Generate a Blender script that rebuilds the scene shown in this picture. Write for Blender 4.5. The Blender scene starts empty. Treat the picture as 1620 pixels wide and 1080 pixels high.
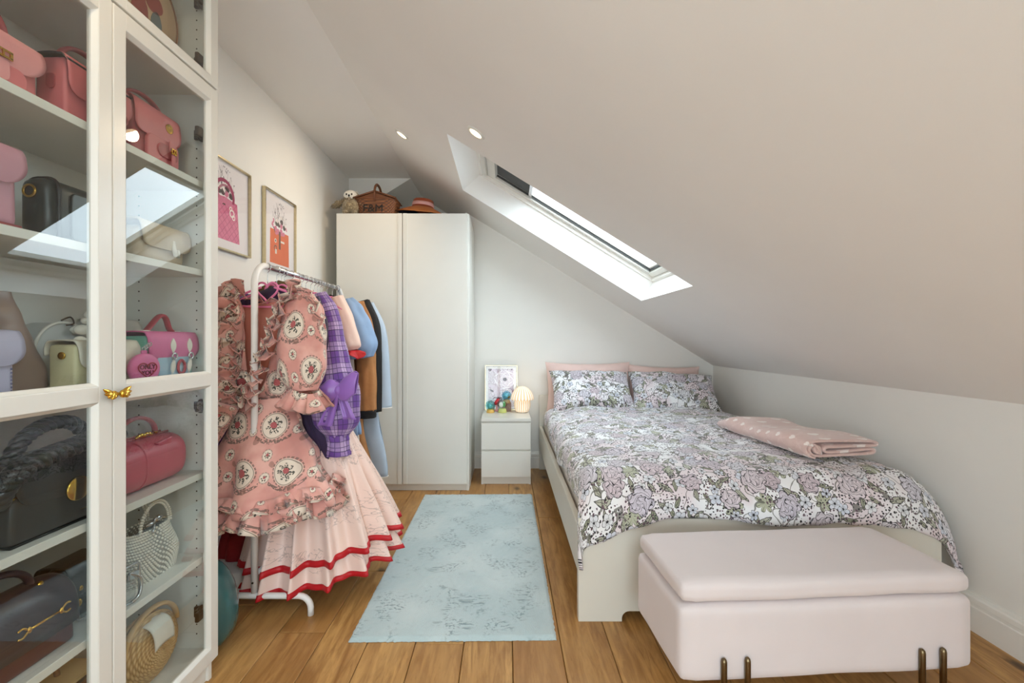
import bpy, bmesh, math, random
from mathutils import Vector, Matrix, noise
from math import sin, cos, pi, sqrt, atan2, radians

# ---------------------------------------------------------------- camera, sky, exposure
scene = bpy.context.scene
COL = scene.collection
random.seed(7)

cam_data = bpy.data.cameras.new('camera')
cam = bpy.data.objects.new('camera', cam_data)
COL.objects.link(cam)
cam.location = (0, 0, 1.15)
cam.rotation_euler = (pi / 2, 0, 0)
cam_data.sensor_width = 36.0
cam_data.lens = 36.0 * 700 / 1620
cam_data.shift_x = 10 / 1620
cam_data.shift_y = -3 / 1620
cam_data.clip_start = 0.02
scene.camera = cam

world = bpy.data.worlds.new('overcast_sky')
scene.world = world
world.use_nodes = True
wb = world.node_tree.nodes['Background']
wb.inputs['Color'].default_value = (0.80, 0.915, 1.0, 1)
wb.inputs['Strength'].default_value = 9.0

scene.view_settings.view_transform = 'Standard'
scene.view_settings.look = 'None'
scene.view_settings.gamma = 1.0
scene.view_settings.use_curve_mapping = False
scene.view_settings.exposure = 0.16
scene.cycles.max_bounces = 14
scene.cycles.diffuse_bounces = 9
scene.cycles.transparent_max_bounces = 16
scene.cycles.sample_clamp_indirect = 6.0
scene.cycles.caustics_reflective = False
scene.cycles.caustics_refractive = False
DOWNLIGHT_W = 15.0
DOWNLIGHT_GLOW = 5.0
TABLE_LAMP_W = 0.22

# ---------------------------------------------------------------- scene graph helpers
def tag(o, label=None, cat=None, group=None, kind=None):
    if label: o['label'] = label
    if cat: o['category'] = cat
    if group: o['group'] = group
    if kind: o['kind'] = kind
    return o

def thing(name, label, cat, loc=(0, 0, 0), rotz=0.0, group=None):
    o = bpy.data.objects.new(name, None)
    o.empty_display_size = 0.05
    COL.objects.link(o)
    o.location = loc
    o.rotation_euler = (0, 0, rotz)
    return tag(o, label, cat, group)

def link_mesh(name, verts, faces, mat, parent=None, uvs=None, smooth=False, loc=None, label=None, kind=None):
    me = bpy.data.meshes.new(name)
    me.from_pydata(verts, [], faces)
    if uvs is not None:
        lay = me.uv_layers.new(name='UVMap')
        vi = [0] * len(me.loops)
        me.loops.foreach_get('vertex_index', vi)
        flat = []
        for i in vi:
            flat.extend(uvs[i])
        lay.data.foreach_set('uv', flat)
    if smooth:
        me.polygons.foreach_set('use_smooth', [True] * len(me.polygons))
    me.update()
    if mat: me.materials.append(mat)
    o = bpy.data.objects.new(name, me)
    COL.objects.link(o)
    if parent: o.parent = parent
    if loc: o.location = loc
    if label: o['label'] = label
    if kind: o['kind'] = kind
    return o

def obj(name, shapes, mat, parent=None, smooth=False, loc=None, label=None, kind=None, sub=0, solid=0.0, bevel=0.0):
    """shapes: one shape or a list of (verts, faces[, uvs]) joined into ONE mesh object"""
    if isinstance(shapes, tuple): shapes = [shapes]
    V, F, U = [], [], []
    has_uv = any(len(s) > 2 and s[2] is not None for s in shapes)
    for s in shapes:
        b = len(V)
        V.extend([tuple(v) for v in s[0]])
        F.extend([tuple(i + b for i in f) for f in s[1]])
        if has_uv:
            U.extend(s[2] if len(s) > 2 and s[2] is not None else [(0, 0)] * len(s[0]))
    o = link_mesh(name, V, F, mat, parent, U if has_uv else None, smooth, loc, label, kind)
    if solid:
        m = o.modifiers.new('thick', 'SOLIDIFY'); m.thickness = solid; m.offset = 0
    if bevel:
        m = o.modifiers.new('bevel', 'BEVEL'); m.width = bevel; m.segments = 2; m.limit_method = 'ANGLE'
        m.harden_normals = False
    if sub:
        m = o.modifiers.new('sub', 'SUBSURF'); m.levels = sub; m.render_levels = sub
    return o

def copy_tree(o, parent=None):
    c = o.copy(); COL.objects.link(c)
    if parent: c.parent = parent
    for ch in list(o.children):
        copy_tree(ch, c)
    return c

# ---------------------------------------------------------------- shapes -> (verts, faces[, uvs])
def box(x0, x1, y0, y1, z0, z1):
    v = [(x0, y0, z0), (x1, y0, z0), (x1, y1, z0), (x0, y1, z0), (x0, y0, z1), (x1, y0, z1), (x1, y1, z1), (x0, y1, z1)]
    f = [(3, 2, 1, 0), (4, 5, 6, 7), (0, 1, 5, 4), (1, 2, 6, 5), (2, 3, 7, 6), (3, 0, 4, 7)]
    return (v, f)

def rbox(x0, x1, y0, y1, z0, z1, r=0.005, seg=2):
    bm = bmesh.new()
    v, f = box(x0, x1, y0, y1, z0, z1)
    bv = [bm.verts.new(p) for p in v]
    for q in f: bm.faces.new([bv[i] for i in q])
    bmesh.ops.bevel(bm, geom=list(bm.edges), offset=r, segments=seg, profile=0.5, affect='EDGES')
    return from_bm(bm)

def from_bm(bm):
    bm.verts.index_update()
    v = [tuple(p.co) for p in bm.verts]
    f = [tuple(x.index for x in q.verts) for q in bm.faces]
    bm.free()
    return (v, f)

def grid(nu, nv, fn, uvfn=None, closed=False):
    """fn(u,v) with u,v in 0..1; closed joins u=1 to u=0 in position only (uv seam kept)"""
    V, F, U = [], [], []
    for j in range(nv + 1):
        for i in range(nu + 1):
            u, v = i / nu, j / nv
            V.append(tuple(fn(u, v)))
            U.append(tuple(uvfn(u, v)) if uvfn else (u, v))
    w = nu + 1
    for j in range(nv):
        for i in range(nu):
            a = j * w + i
            F.append((a, a + 1, a + 1 + w, a + w))
    return (V, F, U)

def tube(pts, r, n=8, cap=True, closed=False, flat=None):
    """sweep a circle (or flat=(a,b) ellipse) along pts; r number or list"""
    P = [Vector(p) for p in pts]
    m = len(P)
    rr = r if isinstance(r, (list, tuple)) else [r] * m
    tang = []
    for i in range(m):
        if closed: t = P[(i + 1) % m] - P[(i - 1) % m]
        else: t = P[min(i + 1, m - 1)] - P[max(i - 1, 0)]
        tang.append(t.normalized() if t.length > 1e-9 else Vector((0, 0, 1)))
    up = Vector((0, 0, 1)) if abs(tang[0].z) < 0.9 else Vector((1, 0, 0))
    nrm = (up - tang[0] * up.dot(tang[0])).normalized()
    V, F = [], []
    fa, fb = flat if flat else (1, 1)
    for i in range(m):
        if i:
            nrm = nrm - tang[i] * nrm.dot(tang[i])
            nrm = nrm.normalized() if nrm.length > 1e-6 else Vector((1, 0, 0))
        bi = tang[i].cross(nrm)
        for k in range(n):
            a = 2 * pi * k / n
            V.append(tuple(P[i] + nrm * (cos(a) * rr[i] * fa) + bi * (sin(a) * rr[i] * fb)))
    last = m if closed else m - 1
    for i in range(last):
        i2 = (i + 1) % m
        for k in range(n):
            k2 = (k + 1) % n
            F.append((i * n + k, i * n + k2, i2 * n + k2, i2 * n + k))
    if cap and not closed:
        F.append(tuple(range(n - 1, -1, -1)))
        F.append(tuple(range((m - 1) * n, m * n)))
    return (V, F)

def lathe(prof, n=24, c=(0, 0, 0), rib=0, ribamp=0.0):
    V, F = [], []
    for (r, z) in prof:
        for k in range(n):
            a = 2 * pi * k / n
            rr = r * (1 + ribamp * cos(rib * a)) if rib else r
            V.append((c[0] + rr * cos(a), c[1] + rr * sin(a), c[2] + z))
    for i in range(len(prof) - 1):
        for k in range(n):
            k2 = (k + 1) % n
            F.append((i * n + k, i * n + k2, (i + 1) * n + k2, (i + 1) * n + k))
    F.append(tuple(range(n - 1, -1, -1)))
    F.append(tuple(range((len(prof) - 1) * n, len(prof) * n)))
    return (V, F)

def ellipsoid(c, rx, ry, rz, nu=16, nv=10, p=1.0):
    def fn(u, v):
        a = 2 * pi * u; b = pi * (v - 0.5)
        sp = lambda t: math.copysign(abs(t) ** p, t)
        return (c[0] + rx * sp(cos(b)) * sp(cos(a)), c[1] + ry * sp(cos(b)) * sp(sin(a)), c[2] + rz * sp(sin(b)))
    return grid(nu, nv, fn)

def prism(outline, axis, d0, d1):
    """extrude a 2D outline along axis 'x','y' or 'z' from d0 to d1; outline coords are the other two axes in order"""
    n = len(outline)
    def mk(p, d):
        if axis == 'x': return (d, p[0], p[1])
        if axis == 'y': return (p[0], d, p[1])
        return (p[0], p[1], d)
    V = [mk(p, d0) for p in outline] + [mk(p, d1) for p in outline]
    F = [tuple(range(n - 1, -1, -1)), tuple(range(n, 2 * n))]
    for i in range(n):
        j = (i + 1) % n
        F.append((i, j, n + j, n + i))
    return (V, F)

def xf(shape, M):
    return ([tuple(M @ Vector(p)) for p in shape[0]],) + tuple(shape[1:])

def move(shape, x, y, z): return xf(shape, Matrix.Translation((x, y, z)))
def rot(shape, ang, ax, c=(0, 0, 0)):
    return xf(shape, Matrix.Translation(c) @ Matrix.Rotation(ang, 4, ax) @ Matrix.Translation((-c[0], -c[1], -c[2])))

def arc(cx, cy, r, a0, a1, n=8):
    return [(cx + r * cos(radians(a0 + (a1 - a0) * i / n)), cy + r * sin(radians(a0 + (a1 - a0) * i / n))) for i in range(n + 1)]

def rrect(x0, x1, y0, y1, r, n=5, rt=None):
    """rounded rectangle outline, counter-clockwise; rt = separate top radius"""
    rt = r if rt is None else rt
    return (arc(x1 - r, y0 + r, r, -90, 0, n) + arc(x1 - rt, y1 - rt, rt, 0, 90, n) +
            arc(x0 + rt, y1 - rt, rt, 90, 180, n) + arc(x0 + r, y0 + r, r, 180, 270, n))

def smoothpath(pts, n=6):
    """Catmull-Rom through pts"""
    P = [Vector(p) for p in pts]
    out = []
    for i in range(len(P) - 1):
        p0, p1, p2, p3 = P[max(i - 1, 0)], P[i], P[i + 1], P[min(i + 2, len(P) - 1)]
        for k in range(n):
            t = k / n
            out.append(0.5 * ((2 * p1) + (p2 - p0) * t + (2 * p0 - 5 * p1 + 4 * p2 - p3) * t * t + (3 * p1 - p0 - 3 * p2 + p3) * t ** 3))
    out.append(P[-1])
    return out

def lerp(a, b, t): return a + (b - a) * t
def sstep(a, b, x):
    t = max(0.0, min(1.0, (x - a) / (b - a)))
    return t * t * (3 - 2 * t)
def table(tab, t):
    """piecewise smooth lookup in [(t, value), ...]"""
    if t <= tab[0][0]: return tab[0][1]
    for (a, va), (b, vb) in zip(tab, tab[1:]):
        if t <= b:
            return lerp(va, vb, sstep(0, 1, (t - a) / (b - a)))
    return tab[-1][1]
def fbm(x, y, z=0.0): return noise.noise(Vector((x, y, z)))

# ---------------------------------------------------------------- material node helpers
def C(r, g, b):
    f = lambda c: (c / 255 / 12.92) if c / 255 <= 0.04045 else ((c / 255 + 0.055) / 1.055) ** 2.4
    return (f(r), f(g), f(b), 1.0)

class S:
    """a float socket with arithmetic"""
    def __init__(s, nt, sock): s.nt, s.sock = nt, sock
    def op(s, name, *a, clamp=False):
        n = s.nt.nodes.new('ShaderNodeMath'); n.operation = name; n.use_clamp = clamp
        for i, x in enumerate((s,) + a):
            if isinstance(x, S): s.nt.links.new(x.sock, n.inputs[i])
            else: n.inputs[i].default_value = x
        return S(s.nt, n.outputs[0])
    def __add__(s, o): return s.op('ADD', o)
    __radd__ = __add__
    def __sub__(s, o): return s.op('SUBTRACT', o)
    def __rsub__(s, o): return (s * -1.0) + o
    def __mul__(s, o): return s.op('MULTIPLY', o)
    __rmul__ = __mul__
    def __truediv__(s, o): return s.op('DIVIDE', o)
    def sin(s): return s.op('SINE')
    def cos(s): return s.op('COSINE')
    def abs(s): return s.op('ABSOLUTE')
    def fract(s): return s.op('FRACT')
    def floor(s): return s.op('FLOOR')
    def sqrt(s): return s.op('SQRT')
    def pow(s, o): return s.op('POWER', o)
    def lt(s, o): return s.op('LESS_THAN', o)
    def gt(s, o): return s.op('GREATER_THAN', o)
    def min(s, o): return s.op('MINIMUM', o)
    def max(s, o): return s.op('MAXIMUM', o)
    def step(s, a, b):
        n = s.nt.nodes.new('ShaderNodeMapRange'); n.interpolation_type = 'SMOOTHSTEP'
        s.nt.links.new(s.sock, n.inputs[0]); n.inputs[1].default_value = a; n.inputs[2].default_value = b
        return S(s.nt, n.outputs[0])

class Mat:
    def __init__(self, name):
        self.m = bpy.data.materials.new(name)
        self.m.use_nodes = True
        self.nt = self.m.node_tree
        self.b = self.nt.nodes['Principled BSDF']
        self.out = self.nt.nodes['Material Output']
    def new(self, t): return self.nt.nodes.new(t)
    def link(self, a, b): self.nt.links.new(a.sock if isinstance(a, S) else a, b)
    def coord(self, which='UV'):
        if not hasattr(self, '_tc'): self._tc = self.new('ShaderNodeTexCoord')
        return self._tc.outputs[which]
    def mapping(self, vec, scale=(1, 1, 1), loc=(0, 0, 0), rotz=0):
        n = self.new('ShaderNodeMapping'); self.link(vec, n.inputs[0])
        n.inputs['Scale'].default_value = scale; n.inputs['Location'].default_value = loc; n.inputs['Rotation'].default_value = (0, 0, rotz)
        return n.outputs[0]
    def xyz(self, vec):
        n = self.new('ShaderNodeSeparateXYZ'); self.link(vec, n.inputs[0])
        return [S(self.nt, o) for o in n.outputs]
    def comb(self, x, y, z=0.0):
        n = self.new('ShaderNodeCombineXYZ')
        for i, q in enumerate((x, y, z)):
            if isinstance(q, S): self.link(q, n.inputs[i])
            else: n.inputs[i].default_value = q
        return n.outputs[0]
    def noise(self, vec, scale=5, detail=2, rough=0.5, dist=0.0):
        n = self.new('ShaderNodeTexNoise')
        if vec is not None: self.link(vec, n.inputs['Vector'])
        n.inputs['Scale'].default_value = scale; n.inputs['Detail'].default_value = detail
        n.inputs['Roughness'].default_value = rough; n.inputs['Distortion'].default_value = dist
        return S(self.nt, n.outputs['Fac'])
    def voro(self, vec, scale, rnd=1.0, dims='2D'):
        n = self.new('ShaderNodeTexVoronoi'); n.voronoi_dimensions = dims; n.feature = 'F1'
        self.link(vec, n.inputs['Vector']); n.inputs['Scale'].default_value = scale; n.inputs['Randomness'].default_value = rnd
        return n
    def cell(self, vec, scale, rnd=1.0):
        """local coords in the nearest cell -> lx, ly, r, theta, rand1, rand2"""
        v = self.voro(vec, scale, rnd)
        sub = self.new('ShaderNodeVectorMath'); sub.operation = 'SUBTRACT'
        self.link(vec, sub.inputs[0]); self.link(v.outputs['Position'], sub.inputs[1])
        lx, ly, _ = self.xyz(sub.outputs[0])
        col = self.new('ShaderNodeSeparateColor'); self.link(v.outputs['Color'], col.inputs[0])
        r1, r2, r3 = [S(self.nt, o) for o in col.outputs]
        r = (lx * lx + ly * ly).sqrt()
        th = ly.op('ARCTAN2', lx)
        return lx, ly, r, th, r1, r2, r3
    def mix(self, fac, a, b):
        n = self.new('ShaderNodeMix'); n.data_type = 'RGBA'
        if isinstance(fac, S): self.link(fac, n.inputs[0])
        else: n.inputs[0].default_value = fac
        for i, q in ((6, a), (7, b)):
            if isinstance(q, tuple): n.inputs[i].default_value = q
            else: self.link(q, n.inputs[i])
        return n.outputs[2]
    def base(self, col):
        if isinstance(col, tuple): self.b.inputs['Base Color'].default_value = col
        else: self.link(col, self.b.inputs['Base Color'])
        return self
    def set(self, **k):
        names = dict(rough='Roughness', metal='Metallic', spec='Specular IOR Level', coat='Coat Weight', sheen='Sheen Weight',
                     sub='Subsurface Weight', trans='Transmission Weight', ior='IOR', alpha='Alpha', es='Emission Strength', ec='Emission Color')
        for a, v in k.items():
            i = self.b.inputs[names[a]]
            if isinstance(v, S): self.link(v, i)
            else: i.default_value = v
        return self
    def bump(self, h, strength=0.3, dist=0.002):
        n = self.new('ShaderNodeBump'); n.inputs['Strength'].default_value = strength; n.inputs['Distance'].default_value = dist
        self.link(h, n.inputs['Height']); self.link(n.outputs[0], self.b.inputs['Normal'])
        return self

def plain(name, col, rough=0.5, var=0.05, vscale=20, bumps=0.0, bscale=200, bdist=0.001, metal=0.0, **k):
    """a procedural single-colour material: slight noise in tone, optional fine relief"""
    M = Mat(name)
    v = M.coord('Object')
    n = M.noise(v, vscale, 3)
    dark = tuple(c * (1 - var) for c in col[:3]) + (1,)
    lite = tuple(min(1, c * (1 + var)) for c in col[:3]) + (1,)
    M.base(M.mix(n.step(0.3, 0.7), dark, lite)).set(rough=rough, metal=metal, **k)
    if bumps: M.bump(M.noise(v, bscale, 3), bumps, bdist)
    return M.m

def glass_mat(name, tint=(1, 1, 1, 1), strength=1.0, rough=0.0):
    M = Mat(name)
    M.nt.nodes.remove(M.b)
    tr = M.new('ShaderNodeBsdfTransparent'); tr.inputs[0].default_value = tint
    gl = M.new('ShaderNodeBsdfGlossy'); gl.inputs['Roughness'].default_value = rough
    fr = M.new('ShaderNodeFresnel'); fr.inputs[0].default_value = 1.5
    mx = M.new('ShaderNodeMixShader')
    M.link(S(M.nt, fr.outputs[0]) * strength, mx.inputs[0]); M.link(tr.outputs[0], mx.inputs[1]); M.link(gl.outputs[0], mx.inputs[2])
    M.link(mx.outputs[0], M.out.inputs[0])
    return M.m

def pane_glass(name, strength=1.0, tint=(1, 1, 1, 1)):
    M = Mat(name)
    M.nt.nodes.remove(M.b)
    tr = M.new('ShaderNodeBsdfTransparent'); tr.inputs[0].default_value = tint
    gl = M.new('ShaderNodeBsdfGlossy'); gl.inputs['Roughness'].default_value = 0.0
    fr = M.new('ShaderNodeFresnel'); fr.inputs[0].default_value = 1.5
    ge = M.new('ShaderNodeNewGeometry')
    mx = M.new('ShaderNodeMixShader')
    fac = S(M.nt, fr.outputs[0]) * (1.0 - S(M.nt, ge.outputs['Backfacing'])) * strength
    M.link(fac.min(1.0), mx.inputs[0]); M.link(tr.outputs[0], mx.inputs[1]); M.link(gl.outputs[0], mx.inputs[2])
    M.link(mx.outputs[0], M.out.inputs[0])
    return M.m

# ---------------------------------------------------------------- shared materials
M_WALL = plain('wall_paint', C(234, 232, 227), 0.75, 0.012, 3, 0.05, 90, 0.001)
M_CEIL = plain('ceiling_paint', C(235, 232, 228), 0.8, 0.012, 2, 0.05, 90, 0.001)
M_TRIM = plain('gloss_trim_paint', C(236, 233, 227), 0.35, 0.01, 6)
M_WHITE = plain('white_foil', C(226, 224, 217), 0.38, 0.01, 5)
M_WHITE2 = plain('white_foil_satin', C(222, 220, 213), 0.28, 0.01, 5)
M_BEDWHITE = plain('bed_white_foil', C(216, 212, 201), 0.4, 0.01, 5)
M_STEEL_W = plain('white_powder_coat', C(235, 234, 232), 0.35, 0.02, 20)
M_CHROME = plain('chrome', C(210, 210, 212), 0.18, 0.03, 30, metal=1.0)
M_BRASS = plain('aged_brass', C(120, 104, 78), 0.3, 0.08, 30, metal=1.0)
M_GOLD = plain('polished_gold', C(214, 170, 72), 0.2, 0.05, 30, metal=1.0)
M_PALEGOLD = plain('brushed_pale_gold', C(205, 192, 158), 0.3, 0.05, 60, metal=1.0)
M_BRONZE = plain('dark_bronze_hinge', C(70, 58, 44), 0.35, 0.2, 60, metal=1.0)
M_BLACK = plain('matt_black', C(18, 17, 17), 0.6, 0.1, 40)
M_DARKGREY = plain('blind_fabric', C(78, 80, 80), 0.8, 0.06, 60, 0.1, 300)
M_PANE = pane_glass('cabinet_glass', 1.8, (0.93, 0.95, 0.94, 1))
M_SKYPANE = pane_glass('roof_window_glass', 1.0, (0.95, 0.97, 0.97, 1))
M_PICGLASS = pane_glass('picture_glass', 0.9)

def wood_floor():
    M = Mat('oiled_oak')
    v = M.coord('Object')
    oi = M.new('ShaderNodeObjectInfo')
    rnd = S(M.nt, oi.outputs['Random'])
    x, y, z = M.xyz(v)
    sh = M.comb(x + rnd * 37.0, y * 0.12 + rnd * 11.0, z)
    sh2 = M.comb(x + rnd * 17.0, y * 0.35 + rnd * 23.0, z)
    grain = M.noise(sh, 42, 5, 0.6, 0.6)
    fine = M.noise(sh, 190, 3, 0.6)
    broad = M.noise(sh2, 5.0, 3, 0.5, 0.8)
    rings = ((x * 9.0 + M.noise(sh2, 3.2, 2, 0.5, 0.5) * 9.0 + rnd * 20.0) * 3.0).sin() * 0.5 + 0.5
    a = M.mix(grain.step(0.3, 0.72), C(140, 96, 48), C(198, 152, 92))
    b = M.mix((rings * 0.35).min(1.0), a, C(146, 100, 52))
    c = M.mix(broad.step(0.35, 0.75) * 0.45, b, C(210, 168, 108))
    tone = M.mix((rnd * 0.55), c, C(150, 102, 52))
    d = M.mix(fine.step(0.55, 0.8) * 0.4, tone, C(112, 74, 36))
    # a few knots
    lx, ly, r, th, r1, r2, r3 = M.cell(M.comb(x + rnd * 9.0, y * 0.55 + rnd * 5.0), 3.0, 1.0)
    knot = (1.0 - (r + M.noise(v, 40, 2) * 0.018).step(0.012, 0.045)) * r1.gt(0.62)
    e = M.mix(knot * 0.85, d, C(46, 27, 14))
    M.base(e).set(rough=grain * 0.14 + 0.3, spec=0.4)
    M.bump(grain * 0.5 + fine * 0.5, 0.12, 0.0012)
    return M.m
M_OAK = wood_floor()

# ---------------------------------------------------------------- room shell
XL, XR, YN, YF = -1.407, 1.86, -1.9, 3.97
ZC, XRIDGE = 2.596, -0.851
TAN = 0.6193
NRM = Vector((0.5265, 0, 0.8502))
def zs(x): return ZC - TAN * (x - XRIDGE)
ZK = zs(XR)

def structure(name, shapes, mat, parent=None, **k):
    o = obj(name, shapes, mat, parent, **k)
    if parent is None: o['kind'] = 'structure'
    return o

floor = structure('floor', box(XL - .1, XR + .1, YN - .1, YF + .6, -0.08, -0.019), plain('subfloor', C(40, 26, 14), 0.8))
rp = random.Random(3)
pw = 0.1835
k0 = -8
for k in range(k0, 11):
    x0 = 0.025 + pw * k; x1 = x0 + pw
    if x1 < XL or x0 > XR: continue
    y = YN - rp.uniform(0.0, 1.2)
    while y < YF + .02:
        L = rp.choice([0.75, 0.95, 1.2, 1.45, 1.7])
        ya, yb = max(y, YN), min(y + L, YF + .02)
        if yb - ya > 0.05:
            g = 0.0011
            cx, cy = (x0 + x1) / 2, (ya + yb) / 2
            hx, hy = pw / 2 - g, (yb - ya) / 2 - g
            c = 0.0022
            v = [(-hx, -hy, -.019), (hx, -hy, -.019), (hx, hy, -.019), (-hx, hy, -.019),
                 (-hx, -hy, -c), (hx, -hy, -c), (hx, hy, -c), (-hx, hy, -c),
                 (-hx + c, -hy + c, 0), (hx - c, -hy + c, 0), (hx - c, hy - c, 0), (-hx + c, hy - c, 0)]
            f = [(0, 1, 5, 4), (1, 2, 6, 5), (2, 3, 7, 6), (3, 0, 4, 7), (4, 5, 9, 8), (5, 6, 10, 9), (6, 7, 11, 10), (7, 4, 8, 11), (8, 9, 10, 11)]
            obj('plank', (v, f), M_OAK, floor, loc=(cx, cy, rp.uniform(-0.0006, 0.0)))
        y += L

# far wall: with a recess above the wardrobe, deepened so that it goes dark
Yb = YF + 0.55
def poly(pts): return (pts, [tuple(range(len(pts)))])
fw = [poly([(XL, YF, 0), (XR, YF, 0), (XR, YF, ZK), (0.111, YF, 2.0), (-.36, YF, 2.0), (-1.18, YF, 2.0), (XL, YF, 2.0)]),
      poly([(XL, YF, 2.0), (-1.18, YF, 2.0), (-1.18, YF, 2.39), (XRIDGE, YF, ZC), (XL, YF, ZC)]),
      poly([(-.36, YF, 2.0), (.111, YF, 2.0), (-.36, YF, zs(-.36))]),
      poly([(-1.18, Yb, 2.0), (-.36, Yb, 2.0), (-.36, Yb, zs(-.36)), (XRIDGE, Yb, ZC), (-1.18, Yb, 2.39)]),
      poly([(-1.18, YF, 2.0), (-.36, YF, 2.0), (-.36, Yb, 2.0), (-1.18, Yb, 2.0)]),
      poly([(-1.18, YF, 2.0), (-1.18, Yb, 2.0), (-1.18, Yb, 2.39), (-1.18, YF, 2.39)]),
      poly([(-1.18, YF, 2.39), (-1.18, Yb, 2.39), (XRIDGE, Yb, ZC), (XRIDGE, YF, ZC)]),
      poly([(-.36, YF, 2.0), (-.36, YF, zs(-.36)), (-.36, Yb, zs(-.36)), (-.36, Yb, 2.0)])]
structure('wall_far', fw, M_WALL)
LY0, LY1, LZ0, LZ1 = -1.70, -0.85, 0.75, 1.60      # opening for the added left-wall window, behind the camera
structure('wall_left', [box(XL - .12, XL, LY1, YF + .6, -.02, ZC + .02), box(XL - .12, XL, YN, LY0, -.02, ZC + .02),
                        box(XL - .12, XL, LY0, LY1, -.02, LZ0), box(XL - .12, XL, LY0, LY1, LZ1, ZC + .02)], M_WALL)
structure('wall_right', box(XR, XR + .12, YN, YF + .2, -.02, ZK + .02), M_WALL)
# near wall behind the camera with a window added for light
WX0, WX1, WZ0, WZ1 = -1.15, 0.75, 0.25, 1.58
structure('wall_near', [box(XL, WX0, YN - .2, YN, 0, ZC), box(WX0, WX1, YN - .2, YN, 0, WZ0), box(WX0, WX1, YN - .2, YN, WZ1, ZC),
                        box(WX1, XR, YN - .2, YN, 0, ZC)], M_WALL)

# a roof window, then one added for light (X range, Y range on the slope)
ROOFW = [(-0.32, 1.015, 2.40, 3.31), (-0.32, 1.015, -1.15, 0.10)]
def slope_pt(x, y, t=0.0): return (x + NRM.x * t, y, zs(x) + NRM.z * t)
ys = [YN - .2, ROOFW[1][2], ROOFW[1][3], ROOFW[0][2], ROOFW[0][3], Yb]
quads = []
for a, b in zip(ys, ys[1:]):
    hole = any(abs(a - w[2]) < 1e-6 for w in ROOFW)
    xs = [(XRIDGE, ROOFW[0][0]), (ROOFW[0][1], XR + .1)] if hole else [(XRIDGE, XR + .1)]
    for x0, x1 in xs:
        n = 6
        for i in range(n):
            xa, xb = lerp(x0, x1, i / n), lerp(x0, x1, (i + 1) / n)
            quads.append(poly([slope_pt(xa, a), slope_pt(xa, b), slope_pt(xb, b), slope_pt(xb, a)]))
quads.append(poly([(XL - .1, YN - .2, ZC), (XL - .1, Yb, ZC), (XRIDGE, Yb, ZC), (XRIDGE, YN - .2, ZC)]))
structure('ceiling', quads, M_CEIL)

def base_profile(h=0.146, d=0.02):
    return [(0, 0), (d, 0), (d, h * .66), (d * .75, h * .68), (d * .75, h * .76), (d * .95, h * .78), (d * .85, h * .9), (d * .45, h * .93), (d * .3, h), (0, h)]
bp = base_profile()
structure('baseboard_right', prism([(XR - p[0], p[1]) for p in bp][::-1], 'y', YN, YF), M_TRIM)
structure('baseboard_left', prism([(XL + p[0], p[1]) for p in bp], 'y', YN, YF), M_TRIM)
structure('baseboard_far', prism([(YF - p[0], p[1]) for p in bp], 'x', XL, XR), M_TRIM)

def ring(x0, x1, y0, y1, w, t0, t1, wb=None):
    """rectangular frame lying in the roof slope; s runs down the slope in metres along X"""
    out = []
    def bx(xa, xb, ya, yb):
        v = [slope_pt(xa, ya, t0), slope_pt(xb, ya, t0), slope_pt(xb, yb, t0), slope_pt(xa, yb, t0),
             slope_pt(xa, ya, t1), slope_pt(xb, ya, t1), slope_pt(xb, yb, t1), slope_pt(xa, yb, t1)]
        return (v, box(0, 1, 0, 1, 0, 1)[1])
    wx = w * .85
    out += [bx(x0, x0 + wx, y0, y1), bx(x1 - wx, x1, y0, y1), bx(x0 + wx, x1 - wx, y0, y0 + w), bx(x0 + wx, x1 - wx, y1 - w, y1)]
    return out

def slab(x0, x1, y0, y1, t0, t1):
    v = [slope_pt(x0, y0, t0), slope_pt(x1, y0, t0), slope_pt(x1, y1, t0), slope_pt(x0, y1, t0),
         slope_pt(x0, y0, t1), slope_pt(x1, y0, t1), slope_pt(x1, y1, t1), slope_pt(x0, y1, t1)]
    return (v, box(0, 1, 0, 1, 0, 1)[1])

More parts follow.
